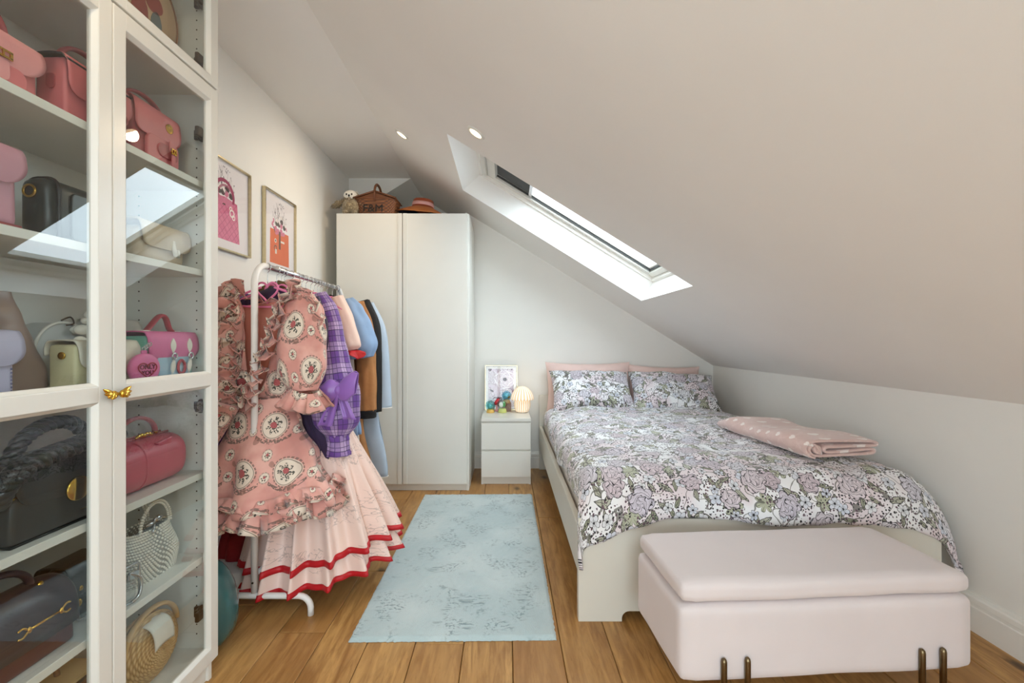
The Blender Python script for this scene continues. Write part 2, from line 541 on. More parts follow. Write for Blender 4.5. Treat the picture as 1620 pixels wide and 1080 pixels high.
def roof_window(n, r):
    x0, x1, y0, y1 = r
    w = bpy.data.objects.new('window_%d' % n, None); COL.objects.link(w)
    w['kind'] = 'structure'
    T = 0.16
    tx0, tx1 = x0 + .04, x1 - .0
    o = [slope_pt(x0, y0), slope_pt(x1, y0), slope_pt(x1, y1), slope_pt(x0, y1)]
    i = [slope_pt(tx0, y0 + .005, T), slope_pt(tx1, y0 + .005, T), slope_pt(tx1, y1 - .005, T), slope_pt(tx0, y1 - .005, T)]
    v = o + i
    f = [(0, 1, 5, 4), (1, 2, 6, 5), (2, 3, 7, 6), (3, 0, 4, 7)]
    obj('reveal', (v, f), M_CEIL, w)
    obj('window_frame', ring(tx0 - .01, tx1 + .01, y0 - .01, y1 + .01, 0.035, T, T + .13), M_TRIM, w, bevel=0.003)
    s = obj('sash', ring(tx0 + .03, tx1 - .02, y0 + .022, y1 - .022, 0.05, T + .025, T + .085) +
            ring(tx0 + .06, tx1 - .05, y0 + .06, y1 - .06, 0.022, T + .045, T + .1), M_WHITE2, w, bevel=0.003)
    obj('gasket', ring(tx0 + .022, tx1 - .012, y0 + .014, y1 - .014, 0.007, T + .02, T + .09), M_DARKGREY, w)
    obj('glazing_gasket', ring(tx0 + .076, tx1 - .066, y0 + .077, y1 - .077, 0.008, T + .038, T + .09), M_DARKGREY, w)
    obj('glazing_bead', ring(tx0 + .083, tx1 - .073, y0 + .084, y1 - .084, 0.014, T + .05, T + .09), M_WHITE2, w, bevel=0.002)
    obj('blind_cassette', slab(tx0 + .06, tx0 + .11, y0 + .045, y1 - .045, T + .02, T + .055), M_WHITE2, w)
    obj('glass_pane', slab(tx0 + .05, tx1 - .04, y0 + .055, y1 - .055, T + .088, T + .094), M_SKYPANE, w)
    xb = lerp(tx0, tx1, 0.27)
    obj('blind', slab(tx0 + .06, xb, y0 + .045, y1 - .045, T + .05, T + .053), M_DARKGREY, w, label='grey blackout blind pulled part way down')
    obj('blind_bar', slab(xb - .008, xb + .014, y0 + .035, y1 - .035, T + .036, T + .062), M_CHROME, w)
    obj('ventilation_flap', slab(tx0 + .012, tx0 + .05, y0 + .05, y1 - .05, T + .005, T + .022), M_WHITE2, w)
    # sky portal for the light sampler
    pl = bpy.data.lights.new('daylight_portal', 'AREA'); pl.shape = 'RECTANGLE'
    pl.size = (x1 - x0) / .85; pl.size_y = y1 - y0
    pl.cycles.is_portal = True
    po = bpy.data.objects.new('daylight_portal', pl); COL.objects.link(po)
    c = Vector(slope_pt((tx0 + tx1) / 2, (y0 + y1) / 2, T + .16))
    po.location = c
    po.rotation_euler = (Vector((0, 0, -1)).rotation_difference(-NRM)).to_euler()
roof_window(1, ROOFW[0])
roof_window(2, ROOFW[1])  # invented roof window out of view, lets in more daylight near the camera

w3 = bpy.data.objects.new('window_3', None); COL.objects.link(w3); w3['kind'] = 'structure'  # unseen window, added to light the room from behind
def wallring(x0, x1, z0, z1, w, ya, yb):
    return [box(x0, x0 + w, ya, yb, z0, z1), box(x1 - w, x1, ya, yb, z0, z1), box(x0 + w, x1 - w, ya, yb, z0, z0 + w), box(x0 + w, x1 - w, ya, yb, z1 - w, z1)]
obj('window_frame', wallring(WX0, WX1, WZ0, WZ1, .06, YN - .15, YN - .08) + [box(-.18, -.12, YN - .15, YN - .08, WZ0, WZ1)], M_TRIM, w3, bevel=.003)
obj('glass_pane', box(WX0 + .05, WX1 - .05, YN - .118, YN - .112, WZ0 + .05, WZ1 - .05), M_SKYPANE, w3)
obj('window_sill', box(WX0 - .04, WX1 + .04, YN - .2, YN + .04, WZ0 - .03, WZ0), M_TRIM, w3, bevel=.004)
pl = bpy.data.lights.new('daylight_portal', 'AREA'); pl.shape = 'RECTANGLE'; pl.size = WX1 - WX0; pl.size_y = WZ1 - WZ0
pl.cycles.is_portal = True
po = bpy.data.objects.new('daylight_portal', pl); COL.objects.link(po)
po.location = ((WX0 + WX1) / 2, YN - .21, (WZ0 + WZ1) / 2); po.rotation_euler = (radians(90), 0, 0)

w4 = bpy.data.objects.new('window_4', None); COL.objects.link(w4); w4['kind'] = 'structure'  # unseen side window, added to brighten the slope, bed and ottoman
def sidering(y0, y1, z0, z1, w, xa, xb):
    return [box(xa, xb, y0, y0 + w, z0, z1), box(xa, xb, y1 - w, y1, z0, z1), box(xa, xb, y0 + w, y1 - w, z0, z0 + w), box(xa, xb, y0 + w, y1 - w, z1 - w, z1)]
obj('window_frame', sidering(LY0, LY1, LZ0, LZ1, .06, XL - .1, XL - .04) + [box(XL - .1, XL - .04, -1.30, -1.25, LZ0, LZ1)], M_TRIM, w4, bevel=.003)
obj('glass_pane', box(XL - .073, XL - .067, LY0 + .05, LY1 - .05, LZ0 + .05, LZ1 - .05), M_SKYPANE, w4)
pl = bpy.data.lights.new('daylight_portal', 'AREA'); pl.shape = 'RECTANGLE'; pl.size = LZ1 - LZ0; pl.size_y = LY1 - LY0
pl.cycles.is_portal = True
po = bpy.data.objects.new('daylight_portal', pl); COL.objects.link(po)
po.location = (XL - .13, (LY0 + LY1) / 2, (LZ0 + LZ1) / 2); po.rotation_euler = (0, radians(-90), 0)

# ---------------------------------------------------------------- recessed ceiling lights
def emit(name, col, strength):
    M = Mat(name)
    M.base((0.8, 0.75, 0.7, 1)).set(ec=col, es=strength)
    n = M.noise(M.coord('Object'), 30, 1)
    M.set(es=n * (strength * 0.1) + strength * 0.95)
    return M.m
M_LAMP = emit('lit_led_lens', C(255, 226, 178), DOWNLIGHT_GLOW)
def downlight(x, y, label, slope=True):
    t = thing('ceiling_light', label, 'light', slope_pt(x, y) if slope else (x, y, ZC), 0, 'recessed downlights')
    if slope: t.rotation_euler = (0, radians(31.77), 0)
    obj('trim_ring', lathe([(.032, -.001), (.034, -.006), (.042, -.008), (.048, -.004), (.05, .002)], 32), M_WHITE2, t, smooth=True)
    obj('lens', lathe([(.001, -.0035), (.033, -.0035), (.033, .0)], 32), M_LAMP, t)
    l = bpy.data.lights.new('led_lamp', 'SPOT'); l.energy = DOWNLIGHT_W; l.color = (1.0, 0.80, 0.56); l.spot_size = radians(150); l.spot_blend = 0.9
    l.shadow_soft_size = 0.03
    lo = bpy.data.objects.new('led_lamp', l); COL.objects.link(lo); lo.parent = t; lo.location = (0, 0, -.012)
downlight(-.677, 2.89, 'small round ceiling spotlight nearer the wardrobe and the left wall')
downlight(-.145, 2.16, 'larger-looking round ceiling spotlight beside the top corner of the roof window')
downlight(-.677, 0.75, 'added round ceiling spotlight above the display cabinet, outside the frame')  # unseen extra downlight, added to light the room
downlight(-.677, -1.0, 'added round ceiling spotlight behind the camera, outside the frame')  # another invented downlight, out of view, for more room light

# ---------------------------------------------------------------- printed cloth
def floral(name, ground_a, ground_b, bright=1.0):
    """line-drawn peonies, daisies, leaves and berries on a pale ground; UV in metres"""
    M = Mat(name)
    uv = M.mapping(M.coord('UV'), (1.22, 1.22, 1.22))
    wob = M.noise(uv, 26, 2)
    wob2 = M.noise(M.mapping(uv, loc=(3.1, 7.7, 0)), 26, 2)
    x, y, _ = M.xyz(uv)
    P = M.comb(x + (wob - 0.5) * 0.02, y + (wob2 - 0.5) * 0.02)
    ink = C(38, 34, 40)
    col = M.mix(M.noise(uv, 3.2, 2).step(0.42, 0.6), ground_a, ground_b)
    # leaves, two layers
    for sc, off, L, W, ca, cb in ((8.0, (0, 0), .046, .014, C(170, 172, 150), C(198, 198, 182)), (11.0, (5.3, 2.1), .034, .011, C(144, 148, 122), C(184, 184, 166))):
        lx, ly, r, th, r1, r2, r3 = M.cell(M.mapping(P, loc=(off[0], off[1], 0)), sc, 0.9)
        a = r1 * 6.2832
        px = lx * a.cos() + ly * a.sin(); py = ly * a.cos() - lx * a.sin()
        # compound leaf: three leaflets
        n = 3
        sec = th + a
        w = (px / L)
        edge = (1.0 - w * w) * W
        d = edge - py.abs()
        inside = d.gt(0.0)
        line = d.abs().lt(0.0016).max(inside * (py.abs().lt(0.0010))).max(inside * (((px + py.abs() * 0.9) * 130.0).fract().lt(0.16)))
        col = M.mix(inside * r2.gt(0.25), col, M.mix(r3, ca, cb))
        col = M.mix(line * r2.gt(0.25), col, ink)
    # palmate leaf
    lx, ly, r, th, r1, r2, r3 = M.cell(M.mapping(P, loc=(1.7, 8.2, 0)), 5.2, 0.8)
    R = ((th * 3.5 + r1 * 6.0).cos().abs().pow(0.5) * 0.034 + 0.014)
    ins = r.lt(R) * r2.gt(0.45)
    col = M.mix(ins, col, C(178, 180, 158))
    ln = (r - R).abs().lt(0.0015).max(r.lt(R) * (th * 3.5 + r1 * 6.0).sin().abs().lt(0.10)) * r2.gt(0.45)
    col = M.mix(ln, col, C(70, 74, 58))
    # stems
    st = (M.noise(M.mapping(uv, loc=(9, 4, 0)), 9, 1) - 0.5).abs().lt(0.012)
    col = M.mix(st * 0.8, col, C(88, 86, 76))
    # berries
    clus = M.noise(M.mapping(uv, loc=(2, 2, 0)), 7.0, 1).gt(0.42)
    lx, ly, r, th, r1, r2, r3 = M.cell(P, 62, 0.9)
    col = M.mix(r.lt(r1 * 0.0036 + 0.0022) * clus, col, M.mix(r2.gt(0.5), C(36, 32, 38), C(96, 74, 84)))
    # daisies
    lx, ly, r, th, r1, r2, r3 = M.cell(M.mapping(P, loc=(4.4, 1.2, 0)), 8.6, 0.85)
    pet = (th * 2.5 + r1 * 6.0).cos().abs()
    R = pet.pow(0.6) * 0.016 + r2 * 0.012 + 0.007
    ins = r.lt(R)
    col = M.mix(ins, col, M.mix(r3, C(206, 210, 222), C(222, 222, 224)))
    col = M.mix((r - R).abs().lt(0.0013).max(ins * pet.lt(0.12)).max(ins * ((th * 15.0).sin().gt(0.82) * r.lt(0.014))), col, ink)
    col = M.mix(r.lt(0.0055), col, C(28, 26, 34))
    # peonies: open line drawings, petals barely tinted
    for sc, off, R0, thr in ((5.0, (7.7, 3.3), .050, .28), (4.1, (2.9, 6.1), .060, .45)):
        lx, ly, r, th, r1, r2, r3 = M.cell(M.mapping(P, loc=(off[0], off[1], 0)), sc, 0.8)
        on = r3.gt(thr)
        cx = lx + (r1 - 0.5) * 0.035; cy = ly + (r2 - 0.5) * 0.035
        rc = (cx * cx * 1.25 + cy * cy).sqrt(); tc = cy.op('ARCTAN2', cx)
        wv = M.noise(M.mapping(uv, loc=(off[1], off[0], 0)), 34, 2) - 0.5
        turn = tc * 1.5 + rc * 70.0 + r1 * 6.0 + wv * 3.0
        lob = turn.sin().abs()
        q = (rc * 60.0 + lob * 0.9 + wv * 1.3).fract()
        R = R0 * 0.82 + (th * 3.0 + r2 * 6.0).sin().abs() * (R0 * 0.30) + wv * 0.016
        ins = r.lt(R) * on
        petal = M.mix(r1, M.mix(r2, C(220, 210, 216), C(208, 188, 194)), M.mix(r2, C(230, 230, 233), C(208, 205, 218)))
        shade = M.mix(q.step(0.30, 1.0) * 0.35, petal, C(120, 104, 116))
        col = M.mix(ins, col, shade)
        line = (q.lt(0.13) * wv.gt(-.16)).max(lob.lt(0.10) * r.gt(R0 * 0.25)) * ins
        line = line.max(((r - R).abs().lt(0.0016)) * on)
        col = M.mix(line, col, ink)
    M.base(col).set(rough=0.75, sheen=0.25)
    M.bump(M.noise(uv, 9, 4), 0.25, 0.012)
    return M.m
M_FLORAL = floral('floral_cotton', C(236, 236, 238), C(222, 210, 214))

M_PINK_COT = plain('blush_cotton', C(228, 198, 190), 0.8, 0.05, 8, 0.25, 14, 0.01, sheen=0.2)
M_MATTRESS = plain('mattress_cotton', C(224, 218, 210), 0.85, 0.03, 20, 0.1, 200)

# ---------------------------------------------------------------- wardrobe (front at y = 3.35)
wd = thing('wardrobe', 'tall white two door wardrobe standing against the far wall', 'wardrobe', (-0.7805, 3.35, 0))
obj('side_panel', rbox(-.502, -.484, .022, .60, 0, 2.107, .001, 1), M_WHITE, wd)
obj('side_panel', rbox(.484, .502, .022, .60, 0, 2.107, .001, 1), M_WHITE, wd)
obj('top_panel', box(-.484, .484, .024, .60, 2.089, 2.106), M_WHITE, wd)
obj('bottom_panel', box(-.484, .484, .024, .60, .05, .068), M_WHITE, wd)
obj('back_panel', box(-.484, .484, .592, .60, .05, 2.1), M_WHITE, wd)
obj('plinth', box(-.484, .484, .03, .048, 0, .052), M_WHITE, wd)
for s in (-1, 1):
    xa, xb = (-.501, -.0025) if s < 0 else (.0025, .489)
    d = obj('door', rbox(xa, xb, 0, .02, .056, 2.105, .0015, 2), M_WHITE, wd)
    xe = xb if s < 0 else xa
    obj('grip_strip', rbox(min(xe, xe + s * .034), max(xe, xe + s * .034), -.007, 0.0, .056, 2.105, .0025, 2), M_WHITE2, d)

# ---------------------------------------------------------------- nightstand
ns = thing('nightstand', 'small white two drawer bedside chest between wardrobe and bed', 'nightstand', (0.0025, 3.5, 0))
obj('side_panel', box(-.1965, -.181, .02, .445, 0, .503), M_WHITE, ns)
obj('side_panel', box(.181, .1965, .02, .445, 0, .503), M_WHITE, ns)
obj('back_panel', box(-.181, .181, .437, .445, .03, .503), M_WHITE, ns)
obj('bottom_panel', box(-.181, .181, .025, .437, .055, .07), M_WHITE, ns)
obj('top_panel', rbox(-.198, .198, -.002, .447, .503, .527, .003, 2), M_WHITE2, ns)
obj('kick_board', box(-.181, .181, .03, .045, 0, .055), M_WHITE, ns)
for za, zb in ((.255, .290), (.478, .503), (.052, .062)): obj('drawer_rail', box(-.181, .181, .019, .034, za, zb), M_WHITE, ns)
for z0, z1 in ((.062, .266), (.280, .489)):
    d = obj('drawer', rbox(-.195, .195, 0, .018, z0, z1, .002, 2), M_WHITE, ns)
    obj('drawer_box', [box(-.175, .175, .02, .42, z0 + .02, z0 + .03), box(-.175, -.163, .02, .42, z0 + .03, z1 - .03), box(.163, .175, .02, .42, z0 + .03, z1 - .03),
                       box(-.163, .163, .41, .42, z0 + .03, z1 - .03)], M_WHITE, d)

# ---------------------------------------------------------------- things on the nightstand
def peony_print():
    M = Mat('peony_photo_print')
    uv = M.coord('UV')
    x, y, _ = M.xyz(uv)
    w = M.noise(uv, 14, 2)
    P = M.comb(x + (w - .5) * .03, y + (M.noise(M.mapping(uv, loc=(3, 1, 0)), 14, 2) - .5) * .03)
    col = M.mix(M.noise(uv, 9, 2).step(.4, .65), C(214, 198, 210), C(150, 118, 136))
    lx, ly, r, th, r1, r2, r3 = M.cell(P, 8.0, 0.8)
    lay = (r * 75.0).floor()
    lob = (th * 2.5 + lay * 2.1 + r1 * 6).sin().abs()
    q = (r * 75.0 + lob * .9).fract()
    pet = M.mix(q.step(.2, .95), C(236, 230, 234), C(186, 164, 178))
    col = M.mix(r.lt(.062), col, pet)
    col = M.mix(q.lt(.12) * r.lt(.062), col, C(120, 92, 108))
    dark = M.noise(M.mapping(uv, loc=(5, 5, 0)), 16, 1)
    col = M.mix(dark.gt(.62) * r.gt(.04), col, C(84, 48, 62))
    # the large open bloom, upper right
    bx = x - .175; by = y - .27
    rb = ((bx * bx) * .8 + by * by).sqrt()
    tb = by.op('ARCTAN2', bx)
    qb = (rb * 46.0 + (tb * 2.5 + (rb * 46.0).floor() * 1.7).sin().abs() * .8 + w * .5).fract()
    col = M.mix(rb.lt(.082), col, M.mix(qb.step(.3, 1.0) * .6, C(240, 232, 238), C(188, 160, 178)))
    col = M.mix(rb.lt(.082) * qb.lt(.08), col, C(140, 112, 130))
    col = M.mix(rb.lt(.016), col, C(70, 40, 52))
    # white margin
    mg = x.lt(.026).max(x.gt(.252)).max(y.lt(.028)).max(y.gt(.365))
    M.base(M.mix(mg, col, C(240, 238, 236))).set(rough=.5)
    return M.m

def framed(name, label, w, h, loc, rotz, lean, frame_mat, print_mat, fw=.008, depth=.018):
    t = thing(name, label, 'picture', loc, rotz)
    if lean: t.rotation_euler = (-lean, 0, rotz)
    fr = [rbox(0, w, -depth, 0, 0, fw, .001, 1), rbox(0, w, -depth, 0, h - fw, h, .001, 1), rbox(0, fw, -depth, 0, fw, h - fw, .001, 1), rbox(w - fw, w, -depth, 0, fw, h - fw, .001, 1)]
    obj('frame', fr, frame_mat, t)
    obj('print', ([(fw, -.007, fw), (w - fw, -.007, fw), (w - fw, -.007, h - fw), (fw, -.007, h - fw), (fw, -.003, fw), (w - fw, -.003, fw), (w - fw, -.003, h - fw), (fw, -.003, h - fw)],
                  [(0, 1, 2, 3), (5, 4, 7, 6), (0, 4, 5, 1), (1, 5, 6, 2), (2, 6, 7, 3), (3, 7, 4, 0)],
                  [(fw, fw), (w - fw, fw), (w - fw, h - fw), (fw, h - fw)] * 2), print_mat, t)
    obj('glass_pane', box(fw, w - fw, -.012, -.010, fw, h - fw), M_PICGLASS, t)
    return t
framed('picture_frame', 'framed peony print in thin pale frame leaning on the nightstand', .288, .395, (-.182, 3.915, .527), 0, .06, M_PALEGOLD, peony_print())

def lamp_mat(es):
    M = Mat('ribbed_lit_glass')
    v = M.coord('Object')
    x, y, z = M.xyz(v)
    a = y.op('ARCTAN2', x)
    st = ((a * 22.0).cos() * .5 + .5)
    col = M.mix(st.step(.35, .65), C(255, 248, 236), C(222, 196, 160))
    M.base(col).set(rough=.25)
    e = M.mix(st.step(.3, .7), C(255, 246, 226), C(240, 190, 128))
    M.link(e, M.b.inputs['Emission Color']); M.set(es=(1.0 - z.step(.02, .26) * .25) * es)
    return M.m
ml = thing('table_lamp', 'lit mushroom shaped table lamp of ribbed pale glass on the nightstand', 'lamp', (.142, 3.79, .527))
base_p = [(.030, .004), (.052, .008), (.064, .035), (.069, .065), (.066, .09), (.058, .108), (.05, .118)]
cap_p = [(.05, .116), (.088, .108), (.096, .112), (.098, .122), (.092, .146), (.078, .176), (.056, .203), (.03, .219), (.004, .224)]
obj('lamp_base', lathe(base_p, 88, rib=22, ribamp=.022), lamp_mat(.34), ml, smooth=True)
obj('lamp_shade', lathe(cap_p, 88, rib=22, ribamp=.02), lamp_mat(.40), ml, smooth=True)
obj('foot', lathe([(.03, 0), (.045, 0), (.045, .006), (.03, .006)], 32), M_CHROME, ml, smooth=True)
l = bpy.data.lights.new('lamp_glow', 'POINT'); l.energy = TABLE_LAMP_W; l.color = (1, .72, .42); l.shadow_soft_size = .1
lo = bpy.data.objects.new('lamp_glow', l); COL.objects.link(lo); lo.parent = ml; lo.location = (0, 0, .30)

M_GLOBE = pane_glass('snow_globe_glass', 1.4, (.9, .97, .97, 1))
def snow_globe(label, x, y, z, r, base_col, core_cols, basename, tint=None):
    t = thing('snow_globe', label, 'snow globe', (x, y, z), 0, 'snow globes on the nightstand')
    hb = r * .75
    obj('base', lathe([(r * .1, 0), (r * .8, 0), (r * .82, hb * .25), (r * .72, hb * .5), (r * .7, hb * .8), (r * .55, hb)], 24), plain(basename, base_col, .35), t, smooth=True)
    zc = hb + r * .72
    obj('glass_dome', ellipsoid((0, 0, zc), r, r, r, 24, 16), M_GLOBE if tint is None else pane_glass(basename + '_glass', 1.4, tint), t, smooth=True)
    rr = random.Random(int(x * 1000))
    for i, (c, sx, sz, px, pz) in enumerate(core_cols):
        f = obj('figurine', ellipsoid((px * r, (-.1 + .1 * i) * r, zc + pz * r), sx * r, sx * .8 * r, sz * r, 14, 10), plain(basename + '_figure_%d' % i, c, .4), t, smooth=True)
snow_globe('snow globe with teal water and yellow base at the nightstand left front corner', -.130, 3.78, .527, .042, C(222, 178, 92),
           [(C(120, 190, 190), .55, .6, -.1, -.1), (C(232, 150, 120), .3, .3, .2, -.35)], 'yellow_globe_base', (.55, .85, .85, 1))
snow_globe('clear snow globe with green and white ornament inside in front of the framed print', -.028, 3.785, .527, .047, C(196, 200, 120),
           [(C(228, 222, 214), .42, .5, -.25, -.05), (C(72, 142, 72), .3, .55, .3, .05), (C(96, 40, 38), .25, .4, -.62, -.05), (C(110, 50, 40), .22, .35, .66, -.05)], 'lime_globe_base')
snow_globe('snow globe with pale blue water and small brown figure, raised behind the others', .008, 3.868, .598, .042, C(178, 150, 110),
           [(C(150, 205, 220), .6, .5, -.1, .1), (C(176, 110, 44), .3, .28, .45, -.3)], 'tan_globe_base', (.6, .85, .92, 1))
# the raised globe stands on a small box
tb = obj('trinket_box', rbox(-.04, .04, -.032, .032, 0, .071, .004, 2), plain('striped_trinket_box', C(150, 120, 110), .5, .25, 60), None, loc=(.008, 3.868, .527))
tag(tb, 'small brown trinket box under the pale blue snow globe', 'box')
rd = obj('red_pill_box', ellipsoid((0, 0, 0), .034, .018, .016, 18, 12, .8), plain('red_enamel', C(196, 28, 40), .3), None, smooth=True)
rd.name = 'ornament'; rd.location = (-.078, 3.862, .607); rd.rotation_euler = (0, radians(-52), 0)
tag(rd, 'red oval ornament propped between the snow globes and the print', 'ornament')
stnd = obj('ornament_stand', lathe([(.005, 0), (.022, 0), (.022, .004), (.008, .012), (.006, .055), (.012, .06)], 16), plain('pink_resin', C(224, 150, 150), .4), None, smooth=True, loc=(-.078, 3.862, .527))
tag(stnd, 'little pink stand holding the red oval ornament', 'stand')

# ---------------------------------------------------------------- bed
bed = thing('bed', 'low white double bed with cut-out footboard standing along the right wall', 'bed', (0, 0, 0))
bx0, bx1, by0, by1 = .2966, 1.779, 1.805, 3.945
def foot_outline():
    n = .042; r = .03
    L, R = bx0, bx1
    lw = .178
    pts = [(L, 0), (L + lw, 0)]
    pts += [(L + lw + r * (1 - cos(a)) , n - r + r * sin(a)) for a in [pi / 2 * i / 6 for i in range(7)]][0:]
    rt = [(R - lw - r * (1 - cos(a)), n - r + r * sin(a)) for a in [pi / 2 * i / 6 for i in range(7)]][::-1]
    pts += rt + [(R - lw, 0), (R, 0), (R, .42), (L, .42)]
    return pts
obj('footboard', prism(foot_outline(), 'y', by0, by0 + .035), M_BEDWHITE, bed, bevel=.0015)
obj('side_rail', rbox(bx0, bx0 + .026, by0 + .035, by1, .195, .385, .002, 1), M_BEDWHITE, bed)
obj('side_rail', rbox(bx1 - .026, bx1, by0 + .035, by1, .195, .385, .002, 1), M_BEDWHITE, bed)
obj('headboard', rbox(bx0, bx1, by1 - .03, by1, 0, .66, .002, 1), M_BEDWHITE, bed)
obj('mid_beam', box(1.0, 1.05, by0 + .035, by1 - .03, .14, .24), M_CHROME, bed)
for i in range(10):
    y = by0 + .14 + i * .2
    obj('slat', box(bx0 + .026, bx1 - .026, y, y + .07, .24, .256), M_BEDWHITE, bed)
obj('mattress', rbox(bx0 + .04, bx1 - .03, by0 + .05, by1 - .035, .257, .535, .045, 4), M_MATTRESS, bed, smooth=True)

# duvet: a cloth draped over the rounded mattress edge
def bend(s, r):
    """arc-length s past the flat -> (outward, drop) around a quarter circle of radius r"""
    if s <= 0: return (s, 0.0)
    if s < r * pi / 2:
        a = s / r
        return (r * sin(a), r * (1 - cos(a)))
    return (r, r + (s - r * pi / 2))
def duvet_fn(u, v):
    xl, xr = .405, 1.63           # flat zone
    dl, dr = .215, .36            # cloth beyond it, left and right
    yf, yb = 1.935, 3.66
    df = .27
    a = lerp(xl - dl, xr + dr, u)
    b = lerp(yf - df, yb, v)
    wob = .018 * fbm(a * 4, b * 2.2, 1.3) + .01 * fbm(a * 9, b * 7, 4.1)
    # lower hem runs uneven along the foot and both sides
    dx_l, hz_l = bend(xl - a, .10) if a < xl else (0, 0)
    dx_r, hz_r = bend(a - xr, .19) if a > xr else (0, 0)
    dy, hz_f = bend(yf - b, .15) if b < yf else (0, 0)
    if a < xl: hz_l *= 1 - .25 * sstep(2.4, 3.6, b)
    x = a if xl <= a <= xr else (xl - dx_l if a < xl else xr + min(dx_r, .205 + wob * .3))
    y = b if b >= yf else yf - dy
    hx = hz_l + hz_r
    fold = .5 + .5 * sin(a * 21 + 1.2 * sin(a * 5))
    z = .600 - (hx ** 2.2 + hz_f ** 2.2) ** (1 / 2.2) - .25 * min(hx, hz_f)
    inner = sstep(0, .14, a - xl) * sstep(0, .14, xr - a) * sstep(0, .12, b - yf)
    z += inner * (.020 + .02 * fbm(a * 2.2, b * 1.7, 7) + .011 * fbm(a * 5.5, b * 6, 2) + .006 * fbm(a * 14, b * 11, 5)) + .008 * fbm(a * 10, b * 12, 9)
    # the foot drop sways in and out, hem ripples
    if b < yf:
        t = sstep(0, df, yf - b)
        y -= t * (.010 * sin(a * 13 + .6) + .012 * fbm(a * 6, 3.3, 0.0) + .004)
        z += t * (.016 * sin(a * 7.5 + 2.2) + .014 * fbm(a * 9, 1.0, 4.0)) - t * .075 * sstep(1.25, 1.9, a) - t * .07 * (1 - sstep(.34, .62, a))
    if a < xl:
        t = sstep(0, dl, xl - a)
        x -= t * (.008 * sin(b * 15) + .012 * fbm(b * 7, 2.2, 0.0)) - .004
        z += t * (.02 * sin(b * 6.0 + 1.0) + .016 * fbm(b * 10, 6.0, 1.0))
    if b > yb - .12: z -= .02 * sstep(yb - .12, yb, b)
    return (x, y, z)
dv = obj('duvet', grid(150, 170, duvet_fn, lambda u, v: (lerp(.19, 1.99, u), lerp(1.665, 3.66, v))), M_FLORAL, None, smooth=True, solid=.016)
dv.modifiers['thick'].offset = -1
tag(dv, 'floral duvet in white, lilac and sage spread over the bed', 'duvet')

def pillow_shape(w, h, t, seed, wr=.022, n=36, sag=0.0):
    """pillow lying in the x-z plane, thick along y, centred, bottom edge at z=0"""
    V, F, U = [], [], []
    for side in (-1, 1):
        b = len(V)
        for j in range(n + 1):
            for i in range(n + 1):
                p, q = 2 * i / n - 1, 2 * j / n - 1
                e = (max(0, 1 - abs(p) ** 3.2) ** .55) * (max(0, 1 - abs(q) ** 3.0) ** .55)
                pull = 1 - .085 * (1 - p * p) * abs(q) ** 3
                pull2 = 1 - .065 * (1 - q * q) * abs(p) ** 3
                x = p * w / 2 * pull2
                z = h / 2 + q * h / 2 * pull
                k = wr * (fbm(p * 2.4 + seed, q * 2.4, seed) + .6 * fbm(p * 6 + seed, q * 5, seed * 2))
                y = side * (t / 2 * e * (1 + .25 * fbm(p * 1.5, q * 1.5, seed + 3)) + e * k)
                x += e * 0.3 * k; z += -sag * (1 - q) * .3 * e
                V.append((x, y, z)); U.append((x + w / 2 + seed, z + seed * 1.7 + (side * .5)))
        for j in range(n):
            for i in range(n):
                a = b + j * (n + 1) + i
                f = (a, a + 1, a + n + 2, a + n + 1)
                F.append(f if side < 0 else f[::-1])
    return (V, F, U)
def pillow(label, w, h, t, x, y, z, lean, yaw, mat, seed, grp, roll=0.0):
    o = obj('pillow', pillow_shape(w, h, t, seed), mat, None, smooth=True)
    o.location = (x, y, z); o.rotation_euler = (-lean, roll, yaw)
    tag(o, label, 'pillow', grp)
    return o
pillow('blush pink pillow standing against the headboard, the left one', .74, .46, .16, .715, 3.80, .50, .16, 0, M_PINK_COT, 1.3, 'pink pillows')
pillow('blush pink pillow standing against the headboard, the right one', .62, .45, .15, 1.365, 3.805, .48, .16, -.04, M_PINK_COT, 2.1, 'pink pillows', .03)
pillow('floral pillow leaning on the pink one, nearer the nightstand', .67, .43, .19, .705, 3.46, .585, .82, .03, M_FLORAL, 3.7, 'floral pillows', .02)
pillow('floral pillow leaning on the pink one, nearer the right wall', .69, .43, .19, 1.345, 3.44, .575, .84, -.10, M_FLORAL, 4.9, 'floral pillows', .04)

